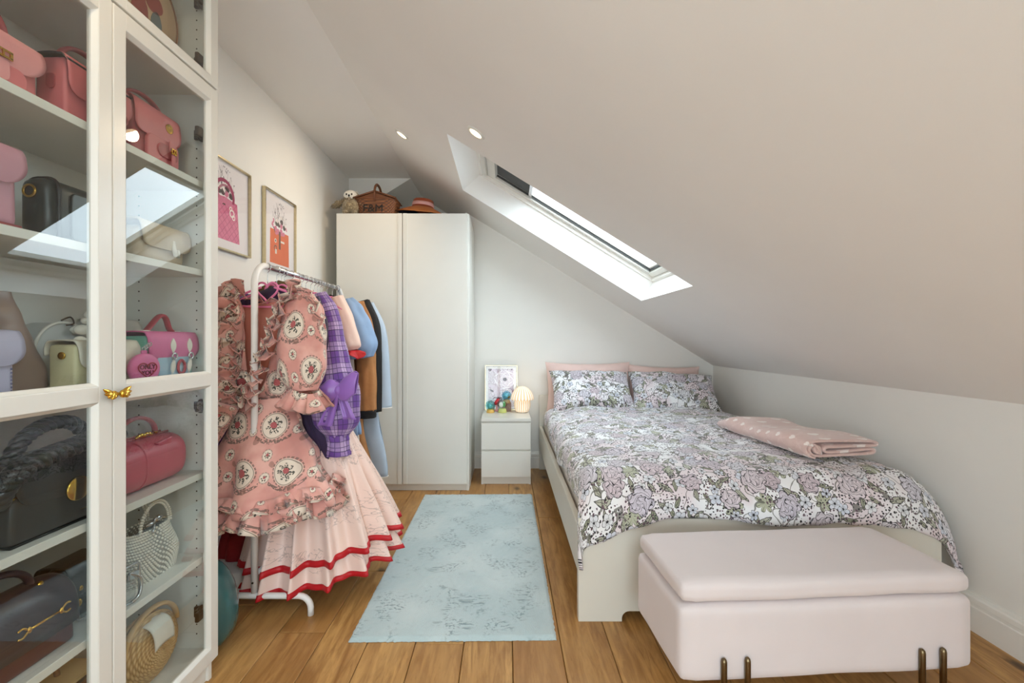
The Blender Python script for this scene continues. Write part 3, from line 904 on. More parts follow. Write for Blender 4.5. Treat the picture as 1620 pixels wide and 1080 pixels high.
# folded throw: one sheet folded over and rolled, swept along the bed
def throw_mat():
    M = Mat('spotted_fleece')
    uv = M.coord('UV')
    lx, ly, r, th, r1, r2, r3 = M.cell(uv, 14.0, .35)
    hx = lx / .013; hy = ly / .011
    q = hx * hx + (hy - (hx.abs()).sqrt() * .75).pow(2.0)
    spot = (q - 1.0).lt(0.0)
    n = M.noise(uv, 22, 3)
    lat = ((M.xyz(uv)[0] + M.xyz(uv)[1]) * 11.0 + n).fract().lt(.06).max(((M.xyz(uv)[0] - M.xyz(uv)[1]) * 11.0 + n).fract().lt(.06))
    base = M.mix(n, C(206, 172, 164), C(222, 192, 184))
    c = M.mix(lat * .35, base, C(230, 206, 200))
    M.base(M.mix(spot, c, C(240, 226, 220))).set(rough=.95, sheen=.5).bump(M.noise(uv, 160, 3), .25, .003)
    return M.m
def throw_path():
    # cross-section (across, up): start inside the roll, round it, run out along the top, fold back under twice
    p = []
    for i in range(15):
        a = -pi * 1.0 + 2 * pi * 1.35 * i / 14
        r = .007 + .011 * i / 14
        p.append((-.135 + r * cos(a), .036 + r * sin(a)))
    p += [(-.148, .058), (-.165, .05), (-.174, .034), (-.162, .014), (-.13, .007), (0.0, .007), (.12, .007), (.155, .010), (.163, .019), (.15, .026), (.08, .024), (-.02, .021), (-.09, .022), (-.107, .032),
          (-.10, .044), (-.04, .043), (.06, .042), (.15, .040), (.172, .046), (.165, .057), (.12, .063), (.02, .069), (-.08, .074), (-.15, .074), (-.188, .062), (-.197, .036), (-.18, .010), (-.15, -.002)]
    return smoothpath([(a, b, 0) for a, b in p], 3)
TP = throw_path()
def throw_fn(u, v):
    k = u * (len(TP) - 1); i = int(min(k, len(TP) - 2)); q = TP[i].lerp(TP[i + 1], k - i)
    along = v * .70
    s = 1 - .10 * v + .03 * fbm(v * 3, u * 2, 1)
    taper = 1.0 if v < .75 else 1 - .55 * sstep(.75, 1.0, v)
    return (q.x * s * (1 - .12 * sstep(.8, 1, v)) + .012 * fbm(v * 5, u * 9, 3) + .02 * v, along + .012 * fbm(u * 8, 2, v), q.y * taper + .006 * fbm(v * 6, u * 6, 8) * (q.y / .06) + .012 * sin(v * 9) * (q.y / .08))
plen = .0
th_o = obj('throw_blanket', grid(len(TP) - 1, 34, throw_fn, lambda u, v: (u * 1.55, v * .7)), throw_mat(), None, smooth=True, solid=.009)
th_o.location = (1.515, 1.975, .628); th_o.rotation_euler = (0, 0, radians(9))
tag(th_o, 'folded pink fleece throw with white hearts lying on the right side of the bed', 'blanket')

# ---------------------------------------------------------------- rug
def rug_mat():
    M = Mat('pale_blue_pile')
    v = M.coord('Object')
    x, y, z = M.xyz(v)
    clump = M.noise(v, 7.0, 2, .55)
    st = M.noise(M.comb(x * .8 + M.noise(v, 9, 1) * .12, y * 1.25), 64, 3, .65)
    fine = M.noise(v, 300, 2)
    m = (st.step(.50, .60) * clump.step(.50, .62) + (M.noise(v, 46, 2).step(.56, .70) * M.noise(v, 5, 2).step(.52, .66)) * .8).min(1.0)
    tone = M.mix(M.noise(v, 3, 2).step(.35, .7), C(176, 194, 197), C(198, 211, 212))
    tone = M.mix(fine * .35, tone, C(150, 176, 184))
    M.base(M.mix(m * .8, tone, C(104, 126, 134))).set(rough=.95, sheen=.6)
    M.bump(fine * .6 + st * .5, .5, .006)
    return M.m
def rug():
    x0, x1, y0, y1 = -.598, .195, 1.685, 3.26
    n, m = 90, 170
    V, F = [], []
    for j in range(m + 1):
        for i in range(n + 1):
            u, v = i / n, j / m
            e = min(u, 1 - u) * (x1 - x0); g = min(v, 1 - v) * (y1 - y0)
            ed = min(e, g)
            x = lerp(x0, x1, u) + (.004 * fbm(v * 90, 1, 2) if i in (0, n) else 0)
            y = lerp(y0, y1, v) + (.005 * fbm(u * 60, 4, 2) if j in (0, m) else 0)
            y += .012 * (u - .5) 
            z = .014 * sstep(0, .012, ed + .002) + .0025 * fbm(x * 60, y * 60) + .002 * fbm(x * 25, y * 25, 3)
            V.append((x, y, max(z, .001) if ed > 0 else .001))
    w = n + 1
    for j in range(m):
        for i in range(n):
            a = j * w + i
            F.append((a, a + 1, a + 1 + w, a + w))
    return (V, F)
rg = obj('rug', rug(), rug_mat(), None, smooth=True)
tag(rg, 'pale blue short pile rug lying on the wooden floor', 'rug')

# ---------------------------------------------------------------- ottoman bench
M_BLUSH = plain('blush_velvet', C(214, 203, 202), 0.85, 0.02, 5, 0.12, 9, 0.01, sheen=0.35)
ot = thing('ottoman', 'blush pink storage ottoman bench with brass legs at the foot of the bed', 'ottoman', (.527, 1.299, 0), radians(3.7))
def soft_box(x0, x1, y0, y1, z0, z1, r, seed, amp=.003, wavez=0.0):
    bm = bmesh.new()
    v, f = box(x0, x1, y0, y1, z0, z1)
    bv = [bm.verts.new(p) for p in v]
    for q in f: bm.faces.new([bv[i] for i in q])
    bmesh.ops.subdivide_edges(bm, edges=list(bm.edges), cuts=18, use_grid_fill=True)
    cx, cy, cz = (x0 + x1) / 2, (y0 + y1) / 2, (z0 + z1) / 2
    hx, hy, hz = (x1 - x0) / 2 - r, (y1 - y0) / 2 - r, (z1 - z0) / 2 - r
    for p in bm.verts:
        c = Vector((max(-hx, min(hx, p.co.x - cx)), max(-hy, min(hy, p.co.y - cy)), max(-hz, min(hz, p.co.z - cz))))
        d = Vector((p.co.x - cx, p.co.y - cy, p.co.z - cz)) - c
        if d.length > 1e-7: d = d.normalized() * r
        q = c + d + Vector((cx, cy, cz))
        k = amp * fbm(q.x * 5 + seed, q.y * 6, q.z * 5)
        q += Vector((k, k, k * .6))
        p.co = q
    return from_bm(bm)
obj('storage_box', soft_box(-.012, .918, 0, .37, .132, .362, .028, 3), M_BLUSH, ot, smooth=True)
obj('lid', soft_box(-.006, .914, .002, .366, .3635, .432, .028, 8, .0035), M_BLUSH, ot, smooth=True)
for xx in (.113, .185, .733, .801):
    for yy in (-.009, .379):
        obj('leg', tube([(xx, yy, 0), (xx, yy, .205), (xx, yy, .212), (xx, yy, .216)], [.0085, .0085, .007, .003], 14), M_BRASS, ot, smooth=True)

# ---------------------------------------------------------------- pictures on the left wall
def bag_print(kind):
    M = Mat('handbag_print_' + kind)
    uv = M.coord('UV')
    x, y, _ = M.xyz(uv)
    w = (M.noise(uv, 18, 3) - .5)
    X = x - .19; Y = y
    col = M.mix(M.noise(uv, 4, 2), C(226, 220, 222), C(236, 232, 234))
    rr = lambda cx, cy: ((X - cx) * (X - cx) + (Y - cy) * (Y - cy)).sqrt()
    if kind == 'pink':
        half = .125 - (Y - .06) * .10
        body = X.abs().lt(half) * Y.gt(.055) * (Y + X.abs() * .12).lt(.27)
        quilt = ((X + Y) * 26.0 + w * .2).fract().lt(.12).max(((X - Y) * 26.0 + w * .2).fract().lt(.12))
        bc = M.mix(M.noise(uv, 22, 3), C(196, 84, 124), C(226, 138, 168))
        handle = (rr(0.0, .275) - .075).abs().lt(.009) * Y.gt(.25)
        hand2 = (rr(0.012, .265) - .062).abs().lt(.006) * Y.gt(.25)
        fx, fy, fr = 0.0, .275, .085
        dark = C(150, 40, 86)
    else:
        half = .115 - (Y - .06) * .02
        body = X.abs().lt(half) * Y.gt(.045) * Y.lt(.25)
        quilt = w.gt(9.0)
        bc = M.mix(M.noise(uv, 12, 2), C(206, 92, 50), C(222, 112, 66))
        handle = X.abs().lt(.010) * Y.gt(.14) * Y.lt(.25)
        hand2 = (rr(-.05, .14) - .014).abs().lt(.005)
        fx, fy, fr = 0.0, .285, .10
        dark = C(96, 72, 60)
    col = M.mix(body, col, bc)
    col = M.mix(body * quilt * .5, col, dark)
    # flowers spilling out of the top
    d = (((X - fx) * (X - fx)) * .8 + (Y - fy) * (Y - fy) * 1.6).sqrt() + w * .06
    lx, ly, r, th, r1, r2, r3 = M.cell(uv, 30.0, .8)
    q = (r * 200.0 + (th * 2.5 + r1 * 6).sin().abs()).fract()
    fl = M.mix(r1.gt(.45), M.mix(q, C(228, 150, 176), C(180, 70, 110)), M.mix(r2.gt(.5), C(236, 226, 222), M.mix(r3, C(60, 84, 66), C(70, 30, 44))))
    col = M.mix(d.lt(fr * .8) * r.lt(.017), col, fl)
    sprig = (M.noise(M.comb(x * 3.0, y * .9), 16, 2) - .5).abs().lt(.02) * (rr(fx, fy + .06).lt(.085)) * Y.gt(fy)
    col = M.mix(sprig, col, C(84, 70, 78))
    col = M.mix(handle.max(hand2 * .8), col, dark)
    if kind == 'pink':
        charm = (rr(.062, .20) - .017).abs().lt(.004).max((rr(.075, .182) - .011).abs().lt(.003)).max((rr(.052, .222) - .009).abs().lt(.003))
        col = M.mix(charm, col, C(236, 226, 222))
    else:
        col = M.mix(rr(-.05, .185).lt(.013).max(((X + .045).abs().lt(.010)) * ((Y - .12).abs().lt(.014))), col, C(220, 210, 200))
        col = M.mix(rr(-.05, .185).lt(.007), col, C(90, 84, 80))
        col = M.mix(((X - .035).abs().lt(.022)) * ((Y - .19).abs().lt(.006)), col, C(226, 220, 210))
    M.base(col).set(rough=.55)
    return M.m
framed('picture_frame', 'framed print of a pink quilted handbag with flowers on the left wall, nearer the cabinet', .40, .45, (XL + .001, 2.01, 1.592), radians(90), 0, M_PALEGOLD, bag_print('pink'), .008, .022)
framed('picture_frame', 'framed print of an orange bucket bag with flowers above the clothes rail', .38, .47, (XL + .001, 2.55, 1.567), radians(90), 0, M_PALEGOLD, bag_print('orange'), .008, .022)

# ---------------------------------------------------------------- on top of the wardrobe
ZW = 2.107
def fur_mat(name, a, b):
    M = Mat(name); v = M.coord('Object')
    n = M.noise(M.mapping(v, (1, 1, .35)), 160, 3, .65)
    M.base(M.mix(n.step(.3, .7), a, b)).set(rough=.95, sheen=.4).bump(n, .8, .006)
    return M.m
M_FUR = fur_mat('brown_plush', C(112, 96, 72), C(178, 160, 128))
M_FURW = fur_mat('cream_plush', C(226, 218, 204), C(246, 242, 234))
ow = thing('plush_owl', 'brown plush owl with a white face sitting on the wardrobe corner', 'soft toy', (-1.188, 3.425, ZW))
ow.scale = (1.12, 1.12, 1.12)
def fuzzy(c, rx, ry, rz, seed, amp=.005):
    def fn(u, v):
        a = 2 * pi * u; b = pi * (v - .5)
        p = Vector((cos(b) * cos(a), cos(b) * sin(a), sin(b)))
        k = 1 + amp / rx * 2 * (fbm(p.x * 9 + seed, p.y * 9, p.z * 9) + .7 * fbm(p.x * 22 + seed, p.y * 22, p.z * 22))
        return (c[0] + rx * p.x * k, c[1] + ry * p.y * k, c[2] + rz * p.z * k)
    return grid(48, 30, fn)
obj('body', fuzzy((0, 0, .058), .068, .058, .062, 1), M_FUR, ow, smooth=True)
hd = obj('head', fuzzy((-.002, -.004, .125), .054, .048, .044, 4, .003), M_FUR, ow, smooth=True)
obj('face', ellipsoid((-.002, -.026, .132), .047, .030, .036, 20, 12), M_FURW, hd, smooth=True)
for s in (-1, 1):
    obj('eye', ellipsoid((-.002 + s * .018, -.056, .132), .0052, .004, .0068, 10, 8), M_BLACK, hd, smooth=True)
    obj('ear_tuft', fuzzy((-.002 + s * .030, .004, .160), .011, .011, .009, 7 + s, .002), M_FURW, hd, smooth=True)
    w = obj('wing', rot(fuzzy((0, 0, 0), .018, .026, .05, 11 + s), s * radians(-58 if s > 0 else -64), 'Y'), M_FUR, ow, smooth=True)
    w.location = (s * .085, -.01, .068 + (.012 if s < 0 else -.006))
    obj('foot', fuzzy((s * .03, -.05, .012), .02, .022, .013, 15 + s, .002), M_FUR, ow, smooth=True)
obj('beak', ellipsoid((-.002, -.058, .122), .006, .006, .009, 10, 8), M_BLACK, hd, smooth=True)

def wicker_mat(name, a, b, c=None):
    M = Mat(name); v = M.coord('UV')
    n = M.noise(v, 60, 3); n2 = M.noise(v, 8, 2)
    M.base(M.mix(n2, M.mix(n, a, b), c or a)).set(rough=.5)
    return M.m
def weave_mat(name, a, b, ncol, nrow):
    M = Mat(name); uv = M.coord('UV'); x, y, _ = M.xyz(uv)
    row = (y * nrow).floor()
    ck = (((x * ncol + row) * pi).sin() * .5 + .5)
    gap = ((y * nrow).fract() - .5).abs().step(.34, .5)
    n = M.noise(uv, 60, 3)
    c = M.mix((ck * .75 + n * .25) * (1.0 - gap * .8), a, b)
    M.base(c).set(rough=.5)
    return M.m
M_WICK = wicker_mat('brown_willow', C(70, 38, 20), C(142, 88, 52), C(104, 58, 32))
def woven(fn, nrow, ncol, amp, across=4):
    """a surface fn(u,v)->(pos, normal) modelled as basket weave relief"""
    nu, nv = ncol * across, nrow * 3
    def g(u, v):
        p, nn = fn(u, v)
        cu = u * ncol; rv = v * nrow
        row = int(min(rv, nrow - 1e-6))
        h = cos(pi * cu) * (1 if row % 2 else -1)
        prof = abs(sin(pi * (rv - row)))
        return Vector(p) + Vector(nn) * amp * (h * prof + .6 * (prof - .5))
    return grid(nu, nv, g)
bk = thing('wicker_basket', 'brown wicker picnic basket with black lettering between owl and hat on the wardrobe', 'basket', (-1.000, 3.475, ZW))
def bk_wall(u, v):
    # rounded rectangle walk, widening upwards
    hw, hd_ = lerp(.135, .158, v), lerp(.085, .10, v)
    a = 2 * pi * u - pi * .75
    sp = lambda t: math.copysign(abs(t) ** .35, t)
    x, y = hw * sp(cos(a)), hd_ * sp(sin(a))
    n = Vector((cos(a), sin(a), 0))
    return ((x, y, lerp(.004, .118, v)), n)
obj('basket_body', woven(bk_wall, 9, 40, .0035), weave_mat('brown_willow_weave', C(70, 38, 20), C(150, 94, 56), 40, 9), bk, smooth=True)
obj('basket_floor', rbox(-.13, .13, -.08, .08, .002, .012, .003), M_WICK, bk)
obj('rim', tube([(Vector(bk_wall(i / 48, 1)[0]) * 1.01 + Vector((0, 0, .001))) for i in range(48)], .0065, 8, closed=True), M_WICK, bk, smooth=True)
for s in (-1, 1):
    def lidf(u, v, s=s):
        x = s * lerp(.004, .162, u); y = lerp(-.105, .105, v)
        return ((x, y, lerp(.172, .122, u) ), Vector((s * .2, 0, 1)))
    obj('lid', woven(lidf, 10, 14, .003), M_WICK, bk, smooth=True, solid=.006)
    obj('lid_edge', tube([(s * .164, -.107, .122), (s * .005, -.107, .174)], .006, 8), M_WICK, bk, smooth=True)
for q in (-.098, .092): obj('gable', prism([(-.15, .118), (.15, .118), (0, .168)], 'y', q, q + .006), M_WICK, bk)
hp = [(0, -.10, .10)] + [(0, -.10 * cos(pi * i / 16), .165 + .085 * sin(pi * i / 16)) for i in range(17)] + [(0, .10, .10)]
obj('handle', tube(hp, .0085, 10, flat=(1, 1.4)), M_WICK, bk, smooth=True)
def text_mesh(name, s, size, mat, parent, loc, rot_, extrude=.001, bold=0.0, label=None):
    cu = bpy.data.curves.new(name, 'FONT'); cu.body = s; cu.size = size; cu.extrude = extrude; cu.offset = bold
    cu.align_x = 'CENTER'; cu.align_y = 'CENTER'; cu.resolution_u = 3
    tmp = bpy.data.objects.new(name + '_tmp', cu); COL.objects.link(tmp)
    dg = bpy.context.evaluated_depsgraph_get()
    me = bpy.data.meshes.new_from_object(tmp.evaluated_get(dg))
    bpy.data.objects.remove(tmp)
    me.materials.clear(); me.materials.append(mat)
    o = bpy.data.objects.new(name, me); COL.objects.link(o); o.parent = parent; o.location = loc; o.rotation_euler = rot_
    if label: o['label'] = label
    return o
text_mesh('lettering', 'F&M', .085, M_BLACK, bk, (-.012, -.103, .042), (radians(84), 0, 0), .0015, 0.0)
ht = thing('straw_hat', 'wide brimmed orange straw hat with pink band on the right of the wardrobe top', 'hat', (-.682, 3.585, ZW + .022))
M_STRAW = wicker_mat('orange_straw', C(176, 100, 48), C(206, 132, 72), C(190, 112, 56))
M_STRAWR = wicker_mat('rust_straw', C(140, 62, 36), C(170, 84, 52), C(150, 70, 40))
def hat_fn(rad, zf):
    def fn(u, v):
        a = 2 * pi * u
        r, z = rad(v), zf(v)
        return (r * cos(a), r * .92 * sin(a), z + .02 * (r / .2) ** 2 * cos(2 * a) + .0015 * sin(v * 90))
    return fn
b1 = obj('brim', grid(64, 24, hat_fn(lambda v: lerp(.088, .205, v), lambda v: .075 - .055 * v - .02 * v * v)), M_STRAW, ht, smooth=True, solid=.004)
c1 = obj('crown', grid(64, 24, hat_fn(lambda v: table([(0, .09), (.7, .082), (.85, .072), (1, .001)], v), lambda v: table([(0, .075), (.7, .145), (.85, .152), (1, .150)], v))), M_STRAWR, ht, smooth=True)
obj('hat_band', grid(64, 3, hat_fn(lambda v: lerp(.0905, .0865, v), lambda v: .092 + .028 * v)), plain('pink_ribbon', C(226, 170, 164), .5), ht, smooth=True, solid=.002)
b2 = obj('brim_lining', grid(64, 10, hat_fn(lambda v: lerp(.06, .19, v), lambda v: .066 - .052 * v - .014 * v * v)), plain('navy_lining', C(28, 30, 52), .7), ht, smooth=True)
for o_ in ht.children: o_.rotation_euler = (radians(-9), radians(5), 0)

# ---------------------------------------------------------------- clothes rail
XRK = -1.05
rk = thing('clothes_rack', 'white metal clothes rail on two curved feet in front of the left wall', 'clothes rack', (XRK, 1.85, 0))
ZB, YR = 1.472, .99
def post(y, s):
    pts = [(0, y, .095), (0, y, 1.38)] + [(0, y + s * .09 * (1 - cos(a)), 1.38 + (ZB - 1.38) * sin(a)) for a in [pi / 2 * i / 8 for i in range(1, 9)]]
    return tube(pts, .0135, 12)
obj('upright_post', post(0, 1), M_STEEL_W, rk, smooth=True)
obj('upright_post', post(YR, -1), M_STEEL_W, rk, smooth=True)
obj('hanging_rail', tube([(0, .088, ZB), (0, YR - .088, ZB)], .0115, 12), M_CHROME, rk, smooth=True)
for y in (0, YR):
    pts = [(-.235, y, .0), (-.235, y, .03)] + [(-.235 + .05 * (1 - cos(a)), y, .03 + .05 * sin(a)) for a in [pi / 2 * i / 6 for i in range(1, 7)]]
    pts += [(p[0] * -1, p[1], p[2]) for p in pts[::-1]]
    obj('foot_bar', tube(pts, .0125, 10), M_STEEL_W, rk, smooth=True)
    obj('bolt', lathe([(.004, 0), (.004, .003), (.001, .004)], 8), M_BRONZE, rk, loc=(.0, y - .0135 if y == 0 else y + .0135, .14)).rotation_euler = (radians(90 if y == 0 else -90), 0, 0)
obj('lower_rail', tube([(0, .01, .165), (0, YR - .01, .165)], .0095, 10), M_STEEL_W, rk, smooth=True)

# ---------------------------------------------------------------- cloth prints and plain cloths
def toile_mat():
    M = Mat('rose_medallion_toile')
    uv = M.coord('UV')
    x, y, _ = M.xyz(uv)
    n = M.noise(uv, 14, 3)
    col = M.mix(M.noise(uv, 9, 3).step(.35, .7), C(206, 144, 134), C(228, 178, 166))
    CW, CH = .155, .175
    def cell(ox, oy, cw, ch):
        row = ((y + oy) / ch).floor()
        lx = (((x + ox) / cw + row * .5).fract() - .5) * cw
        ly = (((y + oy) / ch).fract() - .5) * ch
        return lx, ly
    # garlands: scalloped swags under the medallions
    lx, ly = cell(0, 0, CW, CH)
    sw = ly + .064 - (lx * lx) * 6.0
    bead = (M.noise(uv, 120, 1)).gt(.45)
    col = M.mix((sw.abs().lt(.0065) * lx.abs().lt(.062)) * bead * .85, col, C(98, 84, 76))
    sp = (((x * 1.0 + n * .03) * 40.0).sin() * ((y + n * .02) * 36.0).sin()).gt(.9)
    col = M.mix(sp * .6, col, C(140, 100, 88))
    def medal(lx, ly, rx, ry, col, k):
        ex = lx / rx; ey = ly / ry
        e = (ex * ex + ey * ey).sqrt()
        th = ey.op('ARCTAN2', ex)
        ring = (e - 1.07).abs().lt(.055) * ((th * k).sin().gt(-.55))
        col = M.mix(ring * .7, col, C(96, 84, 76))
        col = M.mix(e.lt(1.0), col, C(226, 212, 196))
        col = M.mix((e - .93).abs().lt(.03), col, C(150, 132, 118))
        leaf = ((th * 3.5 + n * 5.0).sin().abs().pow(.6) * .58 + n * .34 - .06)
        col = M.mix(e.lt(leaf) * (M.noise(M.comb(x, y), 150, 1).gt(.47)), col, C(74, 72, 62))
        ey2 = ey - .08
        er = (ex * ex + ey2 * ey2).sqrt()
        q = (er * 10.0 + (th * 2.5 + n * 3.0).sin().abs() * .8 + n).fract()
        col = M.mix((er + (n - .5) * .5).lt(.27), col, M.mix(q.lt(.4), C(196, 104, 104), C(132, 44, 54)))
        return col
    col = medal(lx, ly, .046, .052, col, 22.0)
    lx2, ly2 = cell(CW * .5, -.03, CW, CH)
    col = medal(lx2, ly2 - .035, .017, .021, col, 10.0)
    lx3, ly3 = cell(CW * .5, .05, CW, CH)
    col = medal(lx3, ly3 - .03, .016, .019, col, 10.0)
    M.base(col).set(rough=.7, sheen=.3).bump(M.noise(uv, 24, 4), .25, .006)
    return M.m
M_TOILE = toile_mat()
M_SALMON = plain('salmon_lining', C(198, 128, 112), .75, .06, 8, .2, 20, .01)

def check_mat():
    M = Mat('purple_check')
    uv = M.coord('UV'); x, y, _ = M.xyz(uv)
    wx = M.noise(uv, 6, 1) * .02
    X = x + wx; Y = y + wx
    P = .088
    fx = (X / P).fract(); fy = (Y / P).fract()
    col = M.mix(M.noise(uv, 12, 2), C(94, 54, 138), C(118, 78, 164))
    lx = fx.gt(.58); ly = fy.gt(.58)
    col = M.mix((lx + ly) * .42, col, C(198, 174, 214))
    dark = (fx - .29).abs().gt(.27) * fx.lt(.6); dark2 = (fy - .29).abs().gt(.27) * fy.lt(.6)
    col = M.mix((dark.max(dark2)) * .85, col, C(44, 22, 70))
    thin = ((fx - .29).abs().lt(.02)).max((fy - .29).abs().lt(.02)).max((fx - .79).abs().lt(.018)).max((fy - .79).abs().lt(.018))
    col = M.mix(thin * .75, col, C(60, 34, 92))
    M.base(col).set(rough=.65, sheen=.2).bump(M.noise(uv, 30, 3), .2, .006)
    return M.m
M_CHECK = check_mat()

def sketch_mat():
    M = Mat('pale_pink_sketch_print')
    uv = M.coord('UV')
    a = M.noise(uv, 16, 2, .5, .6); b = M.noise(M.mapping(uv, loc=(4, 2, 0)), 5.0, 1)
    c = M.noise(M.mapping(uv, loc=(9, 7, 0)), 26, 2, .5, .8)
    ln = ((a - .5).abs().lt(.010)).max((c - .52).abs().lt(.012)) * b.gt(.50)
    col = M.mix(M.noise(uv, 5, 2), C(232, 202, 190), C(240, 216, 206))
    M.base(M.mix(ln * .40, col, C(120, 98, 94))).set(rough=.45, sheen=.3).bump(M.noise(uv, 12, 3), .2, .01)
    return M.m
M_SKETCH = sketch_mat()
M_RED = plain('red_trim', C(186, 18, 30), .5, .08, 20)
M_DKRED = plain('dark_red_cloth', C(146, 18, 26), .7, .12, 9, .2, 14, .01)
M_NAVYP = plain('aubergine_velvet', C(44, 26, 62), .8, .2, 9, .3, 18, .01, sheen=.3)
M_SATIN = plain('purple_satin', C(146, 104, 190), .3, .06, 8, .2, 12, .01, sheen=.3)
M_CREAM = plain('cream_cotton', C(236, 208, 196), .7, .05, 8, .2, 20, .01)
M_BLUE = plain('sky_blue_cotton', C(136, 166, 204), .75, .06, 8, .25, 16, .01)
M_TAN = plain('tan_suede', C(176, 122, 74), .85, .14, 7, .4, 22, .01)
M_COATB = plain('pale_blue_wool', C(178, 194, 212), .9, .03, 8, .1, 60, .004)
M_OLIVE = plain('olive_brown_knit', C(112, 92, 56), .85, .14, 12, .4, 60, .006)
M_BLKC = plain('black_cloth', C(20, 18, 19), .8, .15, 9, .2, 18, .008)
M_WHITEC = plain('white_cotton', C(230, 226, 220), .75, .03, 8, .2, 18, .01)
M_ROSE = plain('rose_cotton', C(206, 128, 140), .75, .08, 8, .2, 18, .01)
M_LILAC = plain('lilac_chiffon', C(196, 176, 214), .6, .06, 8, .2, 18, .01)
M_VELV = plain('pink_flocked_plastic', C(228, 128, 172), .55, .06, 20)
M_NAVYPL = plain('navy_plastic', C(46, 62, 112), .35, .05, 20)

# ---------------------------------------------------------------- hangers
HOOK = [(0, 0, -.075), (0, 0, -.03), (.006, 0, -.022), (.016, 0, -.012), (.0185, 0, .0), (.0145, 0, .0125), (.003, 0, .0180), (-.009, 0, .0155), (-.0165, 0, .006)]
def hanger(y, label, mat=M_VELV, heart=True, group='pink heart hangers on the rail', tilt=0.0):
    t = thing('coat_hanger', label, 'hanger', (XRK, y, ZB), tilt, group)
    obj('hook', tube(smoothpath([(p[0] * .8, p[1], p[2] - .0035 if p[2] > 0 else p[2]) for p in HOOK], 3), .0016, 6), M_CHROME if heart else mat, t, smooth=True)
    arms = []
    for s in (-1, 1):
        arms.append(tube(smoothpath([(s * .03, 0, -.092), (s * .09, 0, -.112), (s * .16, -.002, -.142), (s * .205, -.004, -.168)], 4), .0052, 8, flat=(1, .8)))
    obj('shoulder_arms', arms + [tube([(-.205, -.004, -.168), (-.06, 0, -.178), (.06, 0, -.178), (.205, -.004, -.168)], .0044, 8)], mat, t, smooth=True)
    if heart:
        hp_ = []
        for i in range(36):
            a = 2 * pi * i / 36
            hp_.append((16 * sin(a) ** 3 * .0031, -.003, -.108 + (13 * cos(a) - 5 * cos(2 * a) - 2 * cos(3 * a) - cos(4 * a)) * .0031))
        obj('heart_loop', tube(hp_, .0048, 8, closed=True, flat=(1, .8)), mat, t, smooth=True)
    return t

# ---------------------------------------------------------------- garment parts
def body(xc, prof, ztop, zbot, sh, folds=9, famp=.0, seed=0.0, nu=72, nv=40, slope=.32, uvmode='plan', wv=1.0, y_off=None, ripple=0.0):
    """closed cloth tube hung from a shoulder line.  prof: [(t, halfwidth, halfdepth, xshift, yshift)]"""
    W = [(p[0], p[1]) for p in prof]; D = [(p[0], p[2]) for p in prof]; X = [(p[0], p[3]) for p in prof]; Y = [(p[0], p[4] if len(p) > 4 else 0) for p in prof]
    def fn(u, v):
        a = 2 * pi * u
        w, d = table(W, v), table(D, v)
        fo = famp * sstep(.15, .9, v)
        k = 1 + fo * (sin(folds * a + seed + 1.1 * sin(2 * a + seed)) + .5 * sin((folds * 1.7) // 1 * a + 2 * seed))
        sg = lambda q, e: math.copysign(abs(q) ** e, q)
        x = w * sg(cos(a), .9) * (1 + (k - 1) * .45)
        y = d * sg(sin(a), .8) * k
        z = lerp(ztop, zbot, v) - (1 - sstep(0, .22, v)) * slope * abs(x)
        z += ripple * v ** 3 * sin(folds * a + seed)
        z += .006 * fbm(x * 12 + seed, v * 9, seed)
        return (xc + table(X, v) + x + .006 * fbm(v * 7 + seed, a * 2, 1), table(Y, v) + y + .006 * fbm(v * 8, a * 2, seed), z)
    def uvf(u, v):
        p = fn(u, v)
        return (p[0] + (3.3 if u < .5 else 0), p[2])
    return grid(nu, nv, fn, uvf)

def sleeve(path, radii, seed=0.0, n=28, flat=.75, wr=.08, circ=None):
    pts = smoothpath(path, 8)
    m = len(pts)
    def rad(t): return table([(i / (len(radii) - 1), r) for i, r in enumerate(radii)], t)
    def fn(u, v):
        k = v * (m - 1); i = int(min(k, m - 2)); c = pts[i].lerp(pts[i + 1], k - i)
        t = (pts[min(i + 1, m - 1)] - pts[max(i - 1, 0)]).normalized()
        nx = Vector((1, 0, 0)); nx = (nx - t * nx.dot(t)).normalized(); ny = t.cross(nx)
        a = 2 * pi * u
        r = rad(v) * (1 + wr * fbm(cos(a) * 2 + seed, sin(a) * 2, v * 6) + wr * .7 * sin(7 * a + 4 * v + seed) * (0.4 + abs(v - .5)))
        return c + nx * (r * cos(a)) + ny * (r * flat * sin(a))
    R = circ or max(radii)
    L = sum((pts[i + 1] - pts[i]).length for i in range(m - 1))
    return grid(n * 2, 36, fn, lambda u, v: (u * 2 * pi * R + seed, -v * L + seed))

